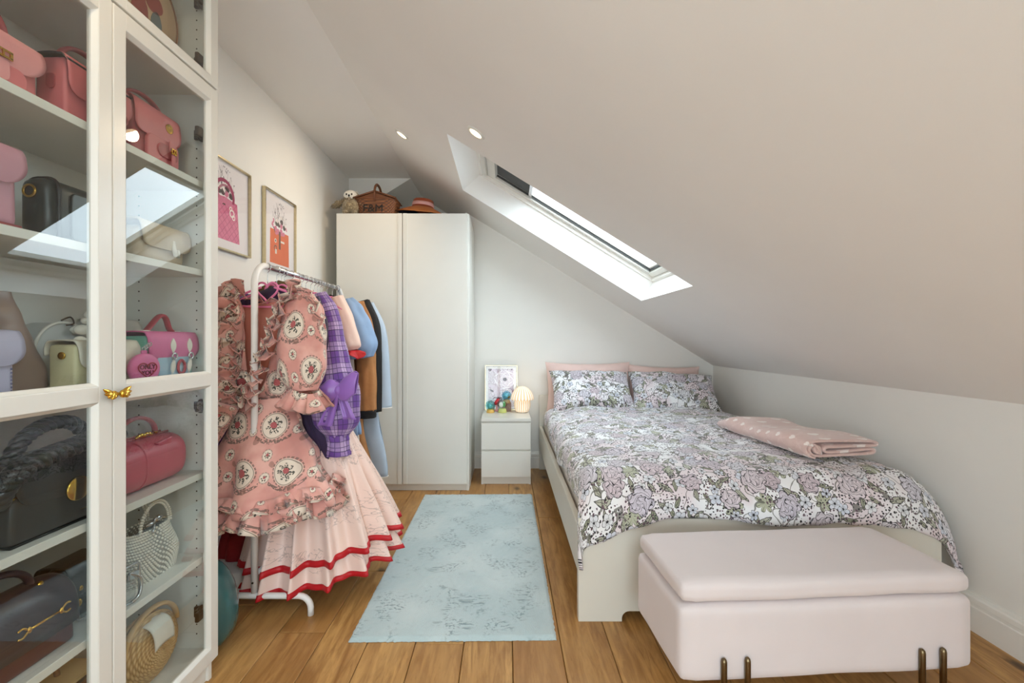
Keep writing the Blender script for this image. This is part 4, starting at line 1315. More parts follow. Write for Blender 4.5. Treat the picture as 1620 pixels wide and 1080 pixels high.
def ruffle(path, width, out, k=26, amp=.02, seed=0.0, closed=False, n=None, layers=4, flare=1.0, drop=None):
    """gathered strip: sewn along path, waving at the free edge. out: function(s)->unit Vector"""
    pts = smoothpath(path, 10) if not closed else [Vector(p) for p in path]
    if closed: pts = pts + [pts[0]]
    cum = [0.0]
    for i in range(len(pts) - 1): cum.append(cum[-1] + (pts[i + 1] - pts[i]).length)
    L = cum[-1]
    nn = n or int(max(40, L * k * 7))
    def at(s):
        d = s * L
        lo, hi = 0, len(cum) - 2
        while lo < hi:
            mid = (lo + hi) // 2
            if cum[mid + 1] < d: lo = mid + 1
            else: hi = mid
        f = (d - cum[lo]) / max(1e-9, cum[lo + 1] - cum[lo])
        return pts[lo].lerp(pts[lo + 1], f), (pts[lo + 1] - pts[lo]).normalized()
    def fn(u, v):
        p, t = at(u)
        o = Vector(out(u)).normalized()
        o = (o - t * o.dot(t))
        o = o.normalized() if o.length > 1e-6 else Vector((0, -1, 0))
        nb = t.cross(o)
        s = u * L
        ph = 2 * pi * k * s * (1.0) + 2.2 * fbm(s * 11 + seed, seed, 0) + seed
        A = amp * (v ** .8) * (1 + .6 * fbm(s * 20, seed, 3))
        w = width * v * (1 + .22 * fbm(s * 14 + seed, 5, 1))
        return p + o * w + nb * (A * sin(ph)) + t * (A * .55 * sin(2 * ph + .7)) + o * (-.25 * A * abs(sin(ph)))
    return grid(nn, layers, fn, lambda u, v: (u * L * 1.6 + seed, v * width * 1.2 + seed))

def obj_cloth(name, sh, mat, parent, th=.002, **k):
    o = obj(name, sh, mat, parent, smooth=True, **k)
    m = o.modifiers.new('thick', 'SOLIDIFY'); m.thickness = th; m.offset = 0
    return o

# --- 1. the ruffled pink toile dress at the front
dr = thing('ruffled_dress', 'pink floral medallion dress with ruffles hanging at the front of the clothes rail', 'dress', (XRK, 1.95, 0), 0, 'clothes on the rail')
back = grid(24, 20, lambda u, v: (lerp(-.13, .14, u) * (1 - .2 * v), .020 + .006 * sin(u * 20) * v, lerp(1.325, .88, v) - .03 * abs(2 * u - 1)), lambda u, v: (u * .3, v * .4))
obj_cloth('bodice_lining', back, M_SALMON, dr)
def panel(s):
    def fn(u, v):
        # u from the opening edge outwards, v from the shoulder down to the waist
        xi = table([(0, .095), (.35, .066), (.7, .02), (1, -.03)], v) if s > 0 else -table([(0, .115), (.4, .085), (1, .055)], v)
        xo = s * table([(0, .20), (.5, .19), (1, .13)], v)
        x = lerp(xi, xo, u)
        y = -.028 - .035 * sin(pi * u) * sin(pi * min(1, v * .9 + .1)) + .008 * sin(u * 16 + v * 6) * v
        return (x, y, lerp(1.355, .87, v) - .16 * max(0, abs(x) - .08) * (1 - v))
    return grid(22, 26, fn, lambda u, v: (fn(u, v)[0] + 1.02, fn(u, v)[2]))
for s in (-1, 1): obj_cloth('bodice_front', panel(s), M_TOILE, dr)
skp = [(0, .105, .05, -.01, 0), (.25, .145, .09, .0, -.012), (.6, .215, .15, .012, -.02), (1, .285, .20, .025, -.03)]
sk = obj_cloth('skirt', body(0, skp, .90, .455, 0, 8, .13, 2.0, 120, 36, 0.0), M_TOILE, dr)
hem = []
for i in range(140):
    a = 2 * pi * i / 140
    hem.append((.025 + .275 * cos(a), -.03 + .192 * sin(a), .492 + .012 * sin(6 * a) + .02 * cos(a)))
obj_cloth('hem_ruffle', ruffle(hem, .098, lambda u: (cos(2 * pi * u) * .45, sin(2 * pi * u) * .45, -1), 15, .028, 1.0, True), M_TOILE, sk)
obj_cloth('hem_ruffle', ruffle([(p[0] * .98, p[1] * .98, p[2] + .03) for p in hem], .06, lambda u: (cos(2 * pi * u) * .9, sin(2 * pi * u) * .9, -1), 18, .022, 4.0, True), M_TOILE, sk)
nr = [(.118, -.02, 1.352), (.09, -.055, 1.30), (.068, -.075, 1.20), (.03, -.085, 1.09), (-.015, -.09, .98), (-.045, -.09, .875)]
nl = [(-.128, -.02, 1.352), (-.105, -.055, 1.30), (-.09, -.075, 1.18), (-.085, -.085, 1.06), (-.085, -.09, .96), (-.075, -.09, .87)]
obj_cloth('neck_ruffle', ruffle(nr, .075, lambda u: (.75, -.8, .25), 17, .030, 0.3), M_TOILE, dr)
obj_cloth('neck_ruffle', ruffle(nr, .036, lambda u: (-.35, -1, .1), 20, .022, 2.3), M_TOILE, dr)
obj_cloth('neck_ruffle', ruffle(nl, .075, lambda u: (-.75, -.8, .25), 17, .030, 5.3), M_TOILE, dr)
obj_cloth('neck_ruffle', ruffle(nl, .036, lambda u: (.35, -1, .1), 20, .022, 7.3), M_TOILE, dr)
nk = [(-.13, .0, 1.352), (-.07, .008, 1.325), (0, .01, 1.315), (.07, .008, 1.325), (.125, .0, 1.352)]
obj_cloth('collar_ruffle', ruffle(nk, .03, lambda u: (0, -.9, .3), 20, .018, 9.1), M_TOILE, dr)
csc = [(-.05, -.12, .87), (-.10, -.15, .76), (-.16, -.19, .64), (-.21, -.22, .54), (-.24, -.23, .46)]
obj_cloth('front_ruffle', ruffle(csc, .11, lambda u: (-.6, -1, .15), 13, .034, 3.0), M_TOILE, dr)
csd = [(-.10, -.07, .93), (-.15, -.11, .80), (-.19, -.15, .68), (-.21, -.17, .56), (-.215, -.17, .50)]
obj_cloth('front_ruffle', ruffle(csd, .12, lambda u: (-.5, -1, -.1), 13, .034, 6.0), M_TOILE, dr)
obj_cloth('front_ruffle', ruffle([(-.20, -.05, 1.04), (-.24, -.09, .92), (-.27, -.12, .80), (-.29, -.13, .66), (-.29, -.12, .52)], .10, lambda u: (.3, -1, -.2), 12, .036, 8.0), M_TOILE, dr)
for s in (-1, 1):
    pth = [(s * .165, -.01, 1.345), (s * .175, -.045, 1.22), (s * .182, -.065, 1.07), (s * .20, -.085, .93)]
    sl = obj_cloth('sleeve', sleeve(pth, [.045, .088, .102, .098, .055], 1.7 + s, 28, .7, .08), M_TOILE, dr)
    cx = s * .205
    ringp = [(cx + .058 * cos(2 * pi * i / 60), -.088 + .05 * sin(2 * pi * i / 60), .935 + .01 * sin(4 * pi * i / 60)) for i in range(60)]
    obj_cloth('cuff_ruffle', ruffle(ringp, .085, lambda u: (cos(2 * pi * u) * .55, sin(2 * pi * u) * .5, -1.3), 22, .024, 3.3 + s, True), M_TOILE, sl)
    shp = [(s * .10, .01, 1.352), (s * .155, -.02, 1.335), (s * .205, -.05, 1.28), (s * .235, -.06, 1.20)]
    obj_cloth('shoulder_ruffle', ruffle(shp, .065, lambda u, s=s: (s * .7, -.6, .55), 18, .026, 5.1 + s), M_TOILE, dr)
obj_cloth('care_label', box(.045, .075, .02, .023, 1.262, 1.288), M_WHITEC, dr, .0005)

# --- the rest of the clothes, front to back
def garment(name, cat, label, y, mat, prof, ztop, zbot, folds=8, famp=.05, seed=0.0, slope=.34, part='dress_body', dx=0.0, **k):
    t = thing(name, label, cat, (XRK + dx, y, 0), 0, 'clothes on the rail')
    b = obj_cloth(part, body(0, prof, ztop, zbot, 0, folds, famp, seed, slope=slope, **k), mat, t)
    return t, b

t, b = garment('velvet_dress', 'dress', 'dark aubergine velvet dress directly behind the pink medallion dress', 2.03, M_NAVYP,
        [(0, .17, .016, 0), (.2, .17, .032, 0), (.45, .13, .035, 0), (.7, .22, .04, .01), (1, .29, .045, .0)], 1.395, .29, 8, .12, 1.0)
for s in (-1, 1): obj_cloth('sleeve', sleeve([(s * .16, 0, 1.34), (s * .19, .0, 1.2), (s * .20, 0, 1.0)], [.035, .045, .035], 2 + s, 16, .6), M_NAVYP, t)
t, b = garment('knit_top', 'top', 'olive brown knitted top with its collar showing between the pink hangers', 2.07, M_OLIVE,
        [(0, .11, .02, 0), (.2, .18, .025, 0), (1, .19, .03, 0)], 1.425, .95, 6, .08, 3.0, part='top_body')
t, b = garment('check_dress', 'dress', 'purple checked dress with puffed sleeves and a satin bow', 2.10, M_CHECK,
        [(0, .16, .02, 0), (.2, .175, .035, 0), (.5, .14, .035, 0), (1, .245, .05, 0)], 1.40, .42, 9, .12, 2.0)
for s in (-1, 1):
    sl = obj_cloth('sleeve', sleeve([(s * .155, 0, 1.36), (s * .205, -.015, 1.22), (s * .235, -.03, 1.04), (s * .262, -.045, .84), (s * .272, -.05, .70)],
                [.045, .07, .072, .085, .112, .105, .05], 4 + s, 26, .7, .06), M_CHECK, t)
    obj_cloth('cuff', sleeve([(s * .272, -.05, .712), (s * .274, -.05, .655), (s * .275, -.05, .615)], [.052, .050, .054], 5 + s, 16, .75, .1), M_CHECK, sl)
bowp = thing('x', None, None); bpy.data.objects.remove(bowp)
def bow_loop(s):
    def fn(u, v):
        a = 2 * pi * u
        l = v
        r = .052 * (.25 + .9 * sin(pi * min(1, l * .62 + .12)))
        c = Vector((s * .085 * l, -.01 * l, .03 * s * l))
        return c + Vector((.15 * r * cos(a), .32 * r * sin(a), r * cos(a) * (1 + .2 * fbm(a, v * 3, s))))
    return grid(24, 14, fn)
bw = obj_cloth('satin_bow', [move(bow_loop(-1), .305, -.13, .925), move(bow_loop(1), .305, -.13, .925), move(ellipsoid((0, 0, 0), .016, .014, .02, 12, 8), .305, -.135, .925),
      move(grid(8, 12, lambda u, v: (lerp(-.005, -.06, v) + (u - .5) * .07 * (v * .5 + .5), -.005 + .01 * sin(u * 6), -.16 * v), lambda u, v: (u, v)), .305, -.125, .925),
      move(grid(8, 12, lambda u, v: (lerp(.005, .05, v) + (u - .5) * .06 * (v * .5 + .5), -.005 + .01 * sin(u * 6), -.13 * v), lambda u, v: (u, v)), .305, -.125, .925)], M_SATIN, t, label='lilac satin bow on the sleeve')

# pale pink tiered dress with red hems, skirt pushed out to the right
pk = thing('tiered_dress', 'long pale pink dress with full tiered skirt and red hem bands', 'dress', (XRK, 2.17, 0), 0, 'clothes on the rail')
obj_cloth('bodice', body(0, [(0, .16, .02, 0), (.25, .17, .03, 0), (1, .11, .04, .08)], 1.395, .86, 0, 6, .06, 5.0), M_SKETCH, pk)
def tier(z0, z1, w0, w1, d0, d1, x0, x1, y0, y1, folds, famp, seed, rise):
    def fn(u, v):
        a = 2 * pi * u
        k = 1 + famp * sstep(0, 1, v * 1.1) * (sin(folds * a + seed + .9 * sin(3 * a)) + .35 * sin(2.0 * folds * a + seed))
        x = lerp(x0, x1, v) + lerp(w0, w1, v ** .85) * cos(a) * (1 + (k - 1) * .9) + .012 * v * cos(folds * a + seed + .9 * sin(3 * a))
        y = lerp(y0, y1, v) + lerp(d0, d1, v ** .85) * sin(a) * k
        z = lerp(z0, z1, v) + rise * v * (.5 + .5 * cos(a)) ** 1.5 + .07 * v * max(0, sin(a)) + .006 * fbm(x * 14, y * 14, seed)
        return (x, y, z)
    return fn
T1 = tier(.88, .135, .085, .335, .055, .265, .10, .175, 0, -.055, 16, .12, 1.0, .11)
T2 = tier(.50, .045, .20, .345, .14, .275, .14, .172, -.03, -.055, 16, .11, 1.35, .11)
s1 = obj_cloth('skirt_tier', grid(240, 40, T1, lambda u, v: (u * 2.0, v * .85)), M_SKETCH, pk)
s2 = obj_cloth('skirt_tier', grid(240, 30, T2, lambda u, v: (u * 2.0 + .7, v * .5)), M_SKETCH, pk)
def hemband(T, vv, w):
    def fn(u, v):
        p = Vector(T(u, lerp(vv, 1.0, v))); c = Vector(T(u + .5 if u < .5 else u - .5, 1.0))
        o = (p - c); o.z = 0
        return p + o.normalized() * .003
    return grid(240, 2, fn)
obj_cloth('hem_band', hemband(T1, .964, 0), M_RED, s1, .003, label='red hem band')
obj_cloth('hem_band', hemband(T2, .945, 0), M_RED, s2, .003, label='red hem band')

t, b = garment('red_dress', 'dress', 'long dark red dress, its skirt showing low beside the display cabinet', 2.235, M_DKRED,
        [(0, .16, .018, 0), (.2, .17, .03, 0), (.5, .12, .035, -.02), (1, .17, .07, -.14, -.11)], 1.385, .10, 7, .10, 4.0)
t, b = garment('red_trim_blouse', 'blouse', 'cream blouse with red frilled cuffs on a pink heart hanger', 2.325, M_CREAM,
        [(0, .165, .018, 0), (.2, .18, .03, 0), (1, .20, .04, 0)], 1.40, .92, 8, .08, 1.0, part='blouse_body')
for s in (-1, 1):
    sl = obj_cloth('sleeve', sleeve([(s * .16, 0, 1.37), (s * .205, -.02, 1.25), (s * .245, -.045, 1.12), (s * .255, -.05, 1.09)], [.035, .05, .058, .035], 7 + s, 18, .7), M_CREAM, t)
    rp_ = [(s * .256 + .034 * cos(2 * pi * i / 40), -.05 + .028 * sin(2 * pi * i / 40), 1.095) for i in range(40)]
    obj_cloth('cuff_frill', ruffle(rp_, .05, lambda u: (cos(2 * pi * u), sin(2 * pi * u), -.8), 22, .016, 2.2, True), M_RED, sl, label='red cuff frill')
t, b = garment('rose_top', 'top', 'rose pink top tightly packed between cream blouse and blue dress', 2.385, M_ROSE,
        [(0, .16, .016, 0), (.25, .175, .022, 0), (1, .18, .028, 0)], 1.395, .95, 6, .07, 2.2, part='top_body')
t, b = garment('blue_dress', 'dress', 'sky blue cotton dress with gathered puff sleeves on the clothes rail', 2.47, M_BLUE,
        [(0, .17, .02, 0), (.2, .18, .035, 0), (.5, .15, .035, 0), (1, .23, .05, 0)], 1.395, .62, 9, .09, 6.0)
for s in (-1, 1):
    obj_cloth('sleeve', sleeve([(s * .165, -.0, 1.365), (s * .21, -.02, 1.27), (s * .245, -.03, 1.15), (s * .262, -.035, 1.05)], [.04, .066, .082, .092, .06], 3 + s, 24, .8, .09), M_BLUE, t)
t, b = garment('white_blouse', 'blouse', 'white cotton blouse hanging behind the blue dress, little of it showing', 2.535, M_WHITEC,
        [(0, .16, .016, 0), (.25, .18, .025, 0), (1, .19, .03, .02)], 1.385, .42, 6, .08, 8.2, part='blouse_body')
t, b = garment('suede_jacket', 'jacket', 'tan suede jacket with dark cuffs and long tan lining toward the back of the rail', 2.60, M_TAN,
        [(0, .17, .02, 0), (.15, .185, .035, 0), (.6, .19, .04, .02), (1, .25, .05, .05)], 1.40, .20, 6, .08, 3.3, part='jacket_body')
for s in (-1, 1):
    sl = obj_cloth('sleeve', sleeve([(s * .175, 0, 1.36), (s * .225, -.02, 1.2), (s * .245, -.04, .98), (s * .25, -.05, .74)], [.045, .055, .052, .05], 5 + s, 20, .8, .1), M_TAN, t)
    obj_cloth('cuff', sleeve([(s * .25, -.05, .745), (s * .251, -.05, .70)], [.053, .05], 6 + s, 16, .8, .04), M_BLKC, sl, label='black cuff')
t, b = garment('black_jacket', 'jacket', 'black jacket near the far end of the clothes rail', 2.68, M_BLKC,
        [(0, .165, .02, 0), (.15, .19, .035, 0), (1, .22, .04, .02)], 1.42, .70, 6, .05, 1.3, part='jacket_body')
for s in (-1, 1): obj_cloth('sleeve', sleeve([(s * .18, 0, 1.375), (s * .24, -.015, 1.22), (s * .26, -.03, .98), (s * .26, -.03, .72)], [.045, .052, .048, .045], 9 + s, 18, .8), M_BLKC, t)
t, b = garment('wool_coat', 'coat', 'pale blue wool coat with pale piping at the far end of the rail', 2.76, M_COATB,
        [(0, .17, .02, 0), (.15, .2, .04, 0), (.6, .235, .045, .02), (1, .275, .05, .04)], 1.41, .30, 3, .02, 2.1, part='coat_body')
for s in (-1, 1):
    sl = obj_cloth('sleeve', sleeve([(s * .18, 0, 1.36), (s * .25, -.02, 1.2), (s * .275, -.035, 1.0), (s * .285, -.04, .735)], [.05, .058, .058, .064], 4 + s, 22, .8, .02), M_COATB, t)
    obj('piping', tube([(s * .285 + .065 * cos(2 * pi * i / 30), -.04 + .052 * sin(2 * pi * i / 30), .735) for i in range(30)], .003, 6, closed=True), M_WHITEC, sl, smooth=True, label='white piping')
obj('piping', tube([(.04 + .277 * cos(2 * pi * i / 40), .052 * math.copysign(abs(sin(2 * pi * i / 40)) ** .8, sin(2 * pi * i / 40)), .30) for i in range(40)], .003, 6, closed=True), M_WHITEC, b, smooth=True, label='white piping')

hanger_lab = {0: 'pink heart hanger holding the pink medallion dress at the front of the rail', 1: 'pink heart hanger just behind the first one, holding the velvet dress',
    2: 'pink heart hanger holding the olive knitted top', 3: 'pink heart hanger holding the purple checked dress', 4: 'pink heart hanger holding the pale pink tiered dress',
    5: 'pink heart hanger holding the dark red dress', 6: 'pink heart hanger holding the cream blouse with red cuffs', 7: 'pink heart hanger holding the rose pink top',
    8: 'pink heart hanger holding the sky blue dress', 9: 'pink heart hanger holding the white blouse', 10: 'pink heart hanger holding the tan suede jacket',
    11: 'pink heart hanger holding the black jacket'}
for i, y in enumerate((1.952, 2.03, 2.07, 2.10, 2.17, 2.235, 2.325, 2.385, 2.47, 2.535, 2.60, 2.68)):
    hanger(y, hanger_lab[i], tilt=radians((-4, 6, 3, -3, 4, -2, 3, -4, 2, 5, -3, 4)[i]))
hanger(2.76, 'dark blue plastic hanger at the far end holding the pale blue coat', M_NAVYPL, False, 'plastic hangers on the rail')
hanger(2.28, 'bare pink heart hanger between the red dress and the cream blouse', tilt=.05)
hanger(2.43, 'bare pink heart hanger just in front of the sky blue dress', tilt=-.06)
hanger(2.505, 'bare pink heart hanger just behind the sky blue dress', tilt=.04)

# ---------------------------------------------------------------- on the floor under the rail
sb = thing('shoe_box', 'white cardboard box on the floor under the clothes rail', 'box', (-1.235, 2.12, 0), radians(8))
M_CARD = plain('white_card', C(222, 218, 212), .6, .03, 20)
obj('box_body', rbox(-.12, .09, -.16, .16, 0, .085, .002, 1), M_CARD, sb)
obj('box_lid', rbox(-.124, .094, -.164, .164, .0855, .115, .002, 1), M_CARD, sb)
M_TEAL = plain('teal_gloss_shell', C(52, 104, 108), .18, .06, 6, coat=.6)
tc = thing('hard_case', 'glossy teal rounded hard case on the floor between the cabinet and the clothes rail', 'case', (-1.112, 1.655, 0))
def shell_fn(u, v):
    a = 2 * pi * u; b = pi * (v - .5)
    sg = lambda q, e: math.copysign(abs(q) ** e, q)
    x = .105 * sg(cos(b), .8) * sg(cos(a), .8); y = .075 * sg(cos(b), .7) * sg(sin(a), .7); z = .165 + .165 * sg(sin(b), .9)
    return (x - .035 * (z / .33) ** 2, y, max(0.0, z))
obj('shell', grid(48, 30, shell_fn), M_TEAL, tc, smooth=True)
obj('rubber_trim', tube([Vector(shell_fn(.25 if i < 20 else .75, (i % 20) / 19 if i < 20 else 1 - (i % 20) / 19)) * 1.0 + Vector((0, 0, 0)) for i in range(40)], .004, 6), M_BLACK, tc, smooth=True)
obj('handle', tube(smoothpath([(-.075, 0, .31), (-.07, -.0, .345), (-.035, 0, .352), (-.005, 0, .345), (0, 0, .31)], 4), .006, 8), M_BLACK, tc, smooth=True)

# ---------------------------------------------------------------- glass display cabinet
CX, CXB = -.978, -1.285          # door face and back
CY0, CY1 = .698, 1.506
CYM = (CY0 + CY1) / 2
cab = thing('display_cabinet', 'tall white cabinet with two glass doors full of handbags at the left', 'cabinet', (CX, CY0, 0))
def cw(x0, x1, y0, y1, z0, z1): return (x0 - CX, x1 - CX, y0 - CY0, y1 - CY0, z0, z1)
CI = CX - .0225                  # carcass front plane
for ya, yb in ((CY0, CY0 + .016), (CY1 - .016, CY1)):
    sp_ = obj('side_panel', rbox(*cw(CXB, CI, ya, yb, 0, 1.992), .001, 1), M_WHITE, cab)
    inner = yb if ya == CY0 else ya
    holes = []
    for xx in (CI - .04, CXB + .05):
        for i in range(54):
            z = .16 + i * .032
            holes.append(rot(lathe([(.0026, -.0012), (.0026, .0004)], 8), radians(90), 'X'))
            holes[-1] = move(holes[-1], xx - CX, inner - CY0, z)
    obj('pin_holes', holes, M_BRONZE, sp_, kind='stuff', label='rows of small dark shelf pin holes')
obj('back_panel', box(*cw(CXB, CXB + .006, CY0 + .016, CY1 - .016, .07, 1.99)), M_WHITE, cab)
obj('top_panel', box(*cw(CXB + .006, CI, CY0 + .016, CY1 - .016, 1.974, 1.992)), M_WHITE, cab)
obj('plinth', box(*cw(CXB + .006, CI - .01, CY0 + .016, CY1 - .016, 0, .07)), M_WHITE, cab)
SHZ = {'A': 1.672, 'B': 1.381, 'C': 1.026, 'D': .711, 'E': .432, 'F': .112}
for k in SHZ:
    z = SHZ[k]
    obj('shelf', rbox(*cw(CXB + .006, CI - .004, CY0 + .0165, CY1 - .0165, z - .021, z), .001, 1), M_WHITE, cab)

def glazed_door(parent, ox, oy, y0, y1, z0, z1, splits, name='door', hinge_y=None, hinge_z=(), stile=.038, top=.046, bot=.046):
    """frame-and-glass door in the plane x = CX; returns the door"""
    L = lambda a, b, c, d, e, f: (a - ox, b - ox, c - oy, d - oy, e, f)
    xa, xb = CX - .021, CX
    fr = [rbox(*L(xa, xb, y0, y0 + stile, z0, z1), .0025, 2), rbox(*L(xa, xb, y1 - stile, y1, z0, z1), .0025, 2)]
    zz = [z0, z0 + bot] + [q for s in splits for q in s] + [z1 - top, z1]
    glz = []
    for i in range(0, len(zz), 2):
        fr.append(rbox(*L(xa, xb, y0 + stile - .002, y1 - stile + .002, zz[i], zz[i + 1]), .0025, 2))
        if i: glz.append((zz[i - 1], zz[i]))
    d = obj(name, fr, M_WHITE2, parent)
    for ga, gb in glz:
        # chamfered glazing bead and the pane itself
        m = .008
        f = []
        o = [(y0 + stile, ga), (y1 - stile, ga), (y1 - stile, gb), (y0 + stile, gb)]
        i_ = [(y0 + stile + m, ga + m), (y1 - stile - m, ga + m), (y1 - stile - m, gb - m), (y0 + stile + m, gb - m)]
        V = [(xb - ox - .001, p[0] - oy, p[1]) for p in o] + [(xb - ox - .011, p[0] - oy, p[1]) for p in i_] + [(xa - ox, p[0] - oy, p[1]) for p in i_] + [(xa - ox, p[0] - oy, p[1]) for p in o]
        F = []
        for q in range(4):
            n = (q + 1) % 4
            F += [(q, n, 4 + n, 4 + q), (4 + q, 4 + n, 8 + n, 8 + q), (8 + q, 8 + n, 12 + n, 12 + q)]
        obj('glazing_bead', (V, F), M_WHITE2, d)
        obj('glass_pane', box(*L(xb - .016, xb - .012, y0 + stile + m - .004, y1 - stile - m + .004, ga + m - .004, gb - m + .004)), M_PANE, d)
    for hz in hinge_z:
        s = 1 if hinge_y > (y0 + y1) / 2 else -1
        hb = [ellipsoid((xa - .012 - ox, hinge_y - s * .022 - oy, hz + q * .014), .007, .014, .010, 10, 8)[:2] for q in (-1, 1)]
        hb += [rbox(*L(xa - .042, xa - .004, hinge_y - s * .010 - .005, hinge_y - s * .010 + .005, hz - .013, hz + .013), .002, 1),
              rbox(*L(xa - .012, xa + .001, hinge_y - s * .040 - .014, hinge_y - s * .040 + .014, hz - .016, hz + .016), .004, 2),
              rbox(*L(xa - .03, xa - .004, hinge_y - s * .032, hinge_y - s * .006, hz - .011, hz + .011), .002, 1)]
        obj('hinge', hb, M_BRONZE, d)
    return d

def wing_knob(parent, s, loc):
    """gilded wing: three layered feathers over a short stem"""
    sh = []
    for i, (l, a, w) in enumerate(((.034, 28, .0075), (.029, 8, .0075), (.023, -14, .007), (.017, -36, .0065))):
        def fn(u, v, l=l, w=w, i=i):
            a_ = 2 * pi * u
            k = sin(pi * min(.98, v * .93 + .06)) ** .6
            return (.0042 * k * cos(a_) + .002 * i, v * l, w * k * sin(a_) * (1 - .3 * v))
        sh.append(rot(grid(10, 8, fn), radians(a), 'X'))
    sh.append(ellipsoid((.002, .002, 0), .0075, .008, .010, 12, 8))
    if s < 0: sh = [([(p[0], -p[1], p[2]) for p in q[0]], [f[::-1] for f in q[1]]) for q in sh]
    sh.append(rot(lathe([(.004, -.012), (.004, .004)], 10), radians(90), 'Y'))
    return obj('wing_knob', [q[:2] for q in sh], M_GOLD, parent, smooth=True, loc=loc, label='gold wing-shaped knob')

mid = [(.997, 1.038)]
dl = glazed_door(cab, CX, CY0, CY0 - .0, CYM - .0012, .077, 1.991, mid)
drr = glazed_door(cab, CX, CY0, CYM + .0012, CY1, .077, 1.991, mid, hinge_y=CY1 - .016, hinge_z=(1.83, .93, .245))
wing_knob(dl, -1, (.012, CYM - CY0 - .010, 1.014))
wing_knob(drr, 1, (.012, CYM - CY0 + .010, 1.014))

tpu = thing('top_cabinet', 'shorter white glass-door cabinet standing on top of the tall handbag cabinet', 'cabinet', (CX, CY0, 1.9945))
def cz(x0, x1, y0, y1, z0, z1): return (x0 - CX, x1 - CX, y0 - CY0, y1 - CY0, z0 - 1.9945, z1 - 1.9945)
for ya, yb in ((CY0, CY0 + .016), (CY1 - .016, CY1)):
    sp_ = obj('side_panel', rbox(*cz(CXB, CI, ya, yb, 1.9945, 2.345), .001, 1), M_WHITE, tpu)
    inner = yb if ya == CY0 else ya
    hs = [move(rot(lathe([(.0026, -.0012), (.0026, .0004)], 8), radians(90), 'X'), CI - .04 - CX, inner - CY0, .07 + i * .032) for i in range(7)]
    obj('pin_holes', hs, M_BRONZE, sp_, kind='stuff')
obj('back_panel', box(*cz(CXB, CXB + .006, CY0 + .016, CY1 - .016, 1.9945, 2.345)), M_WHITE, tpu)
obj('bottom_panel', box(*cz(CXB + .006, CI, CY0 + .016, CY1 - .016, 1.9945, 2.012)), M_WHITE, tpu)
obj('top_panel', box(*cz(CXB + .006, CI, CY0 + .016, CY1 - .016, 2.327, 2.345)), M_WHITE, tpu)
o_ = glazed_door(tpu, CX, CY0, CY0, CYM - .0012, 1.998, 2.343, [], top=.046, bot=.030)
o2 = glazed_door(tpu, CX, CY0, CYM + .0012, CY1, 1.998, 2.343, [], hinge_y=CY1 - .016, hinge_z=(2.07, 2.27), top=.046, bot=.030)
for d_ in (o_, o2):
    for q in [d_] + list(d_.children): q.location.z -= 1.9945 if q is d_ else 0

# ---------------------------------------------------------------- handbags
def leather(name, col, rough=.45, **k): return plain(name, col, rough, .05, 14, .15, 260, .0008, **k)
L_PINK = leather('pink_leather', C(206, 112, 116)); L_PINKD = leather('pink_leather_dark', C(168, 76, 80)); L_PINKL = leather('light_pink_leather', C(220, 148, 150))
L_MAUVE = leather('mauve_leather', C(196, 142, 158)); L_LAV = leather('lavender_leather', C(184, 180, 206)); L_TAUPE = leather('pearly_taupe_leather', C(156, 132, 122), .3)
L_CREAM = leather('butter_cream_leather', C(216, 206, 164)); L_CREAMW = leather('cream_marbled_leather', C(222, 214, 198), .4)
L_GREEN = leather('dark_green_leather', C(38, 46, 42), .3); L_BEIGE = leather('beige_leather', C(202, 184, 158)); L_GREY = leather('pale_grey_leather', C(196, 198, 196)); L_OFFW = leather('off_white_leather', C(226, 222, 212))
L_HOT = leather('bright_pink_leather', C(214, 104, 156)); L_MINT = leather('mint_leather', C(122, 198, 176)); L_SKY = leather('powder_blue_leather', C(164, 196, 216)); L_CRIM = leather('crimson_leather', C(160, 26, 48))
L_BLACK = leather('black_leather', C(25, 27, 28), .36); L_ROSE = leather('deep_rose_leather', C(186, 78, 96), .32); L_PLUM = leather('plum_leather', C(58, 40, 46), .34); L_MAHOG = leather('mahogany_leather', C(84, 34, 32), .4)
L_BROWN = leather('brown_leather', C(138, 92, 58))
M_CANE = wicker_mat('natural_cane', C(196, 158, 104), C(222, 188, 136), C(206, 168, 114))
M_PEARL = plain('pearl', C(232, 226, 214), .22, .03, 30, coat=.5)
M_SILVER = plain('silver_mirror_leather', C(196, 196, 198), .2, .05, 12, metal=.9)
M_CLEARP = pane_glass('clear_plastic', 1.3, (.93, .95, .96, 1))

def bag(name, label, x, y, z, turn=0.0):
    """local frame: front faces -y, width along x; turned so that the front faces into the room"""
    return thing(name, label, 'handbag', (x, y, z), radians(90 + turn), 'handbags in the display cabinet')
def flap(w, d, h, drop, rr, back=.03, bulge=.004, n=18):
    """leather flap: from the back edge over the top and down the front, free corners rounded"""
    yb, yf = d / 2, -d / 2
    prof = [(yb + bulge, h - back), (yb + bulge, h - .008), (yb - .004, h + bulge)]
    prof += [(lerp(yb, yf, i / 6), h + bulge + .004 * sin(pi * i / 6)) for i in range(1, 6)]
    prof += [(yf + .004, h + bulge), (yf - bulge, h - .010)]
    prof += [(yf - bulge - .004 * sin(pi * i / 8), h - .010 - (drop - .010) * i / 8) for i in range(1, 9)]
    P = [Vector((0, a, b)) for a, b in prof]
    P = smoothpath(P, 3)
    zend = h - drop
    m = len(P) - 1
    def fn(u, v):
        k = v * m; i = int(min(k, m - 1)); q = P[i].lerp(P[i + 1], k - i)
        hw = w / 2
        if q.y < 0 and q.z < zend + rr:
            t = min(1, (zend + rr - q.z) / rr)
            hw = w / 2 - rr * (1 - sqrt(max(0, 1 - t * t)))
        return (lerp(-hw, hw, u), q.y, q.z)
    return grid(n, m, fn)
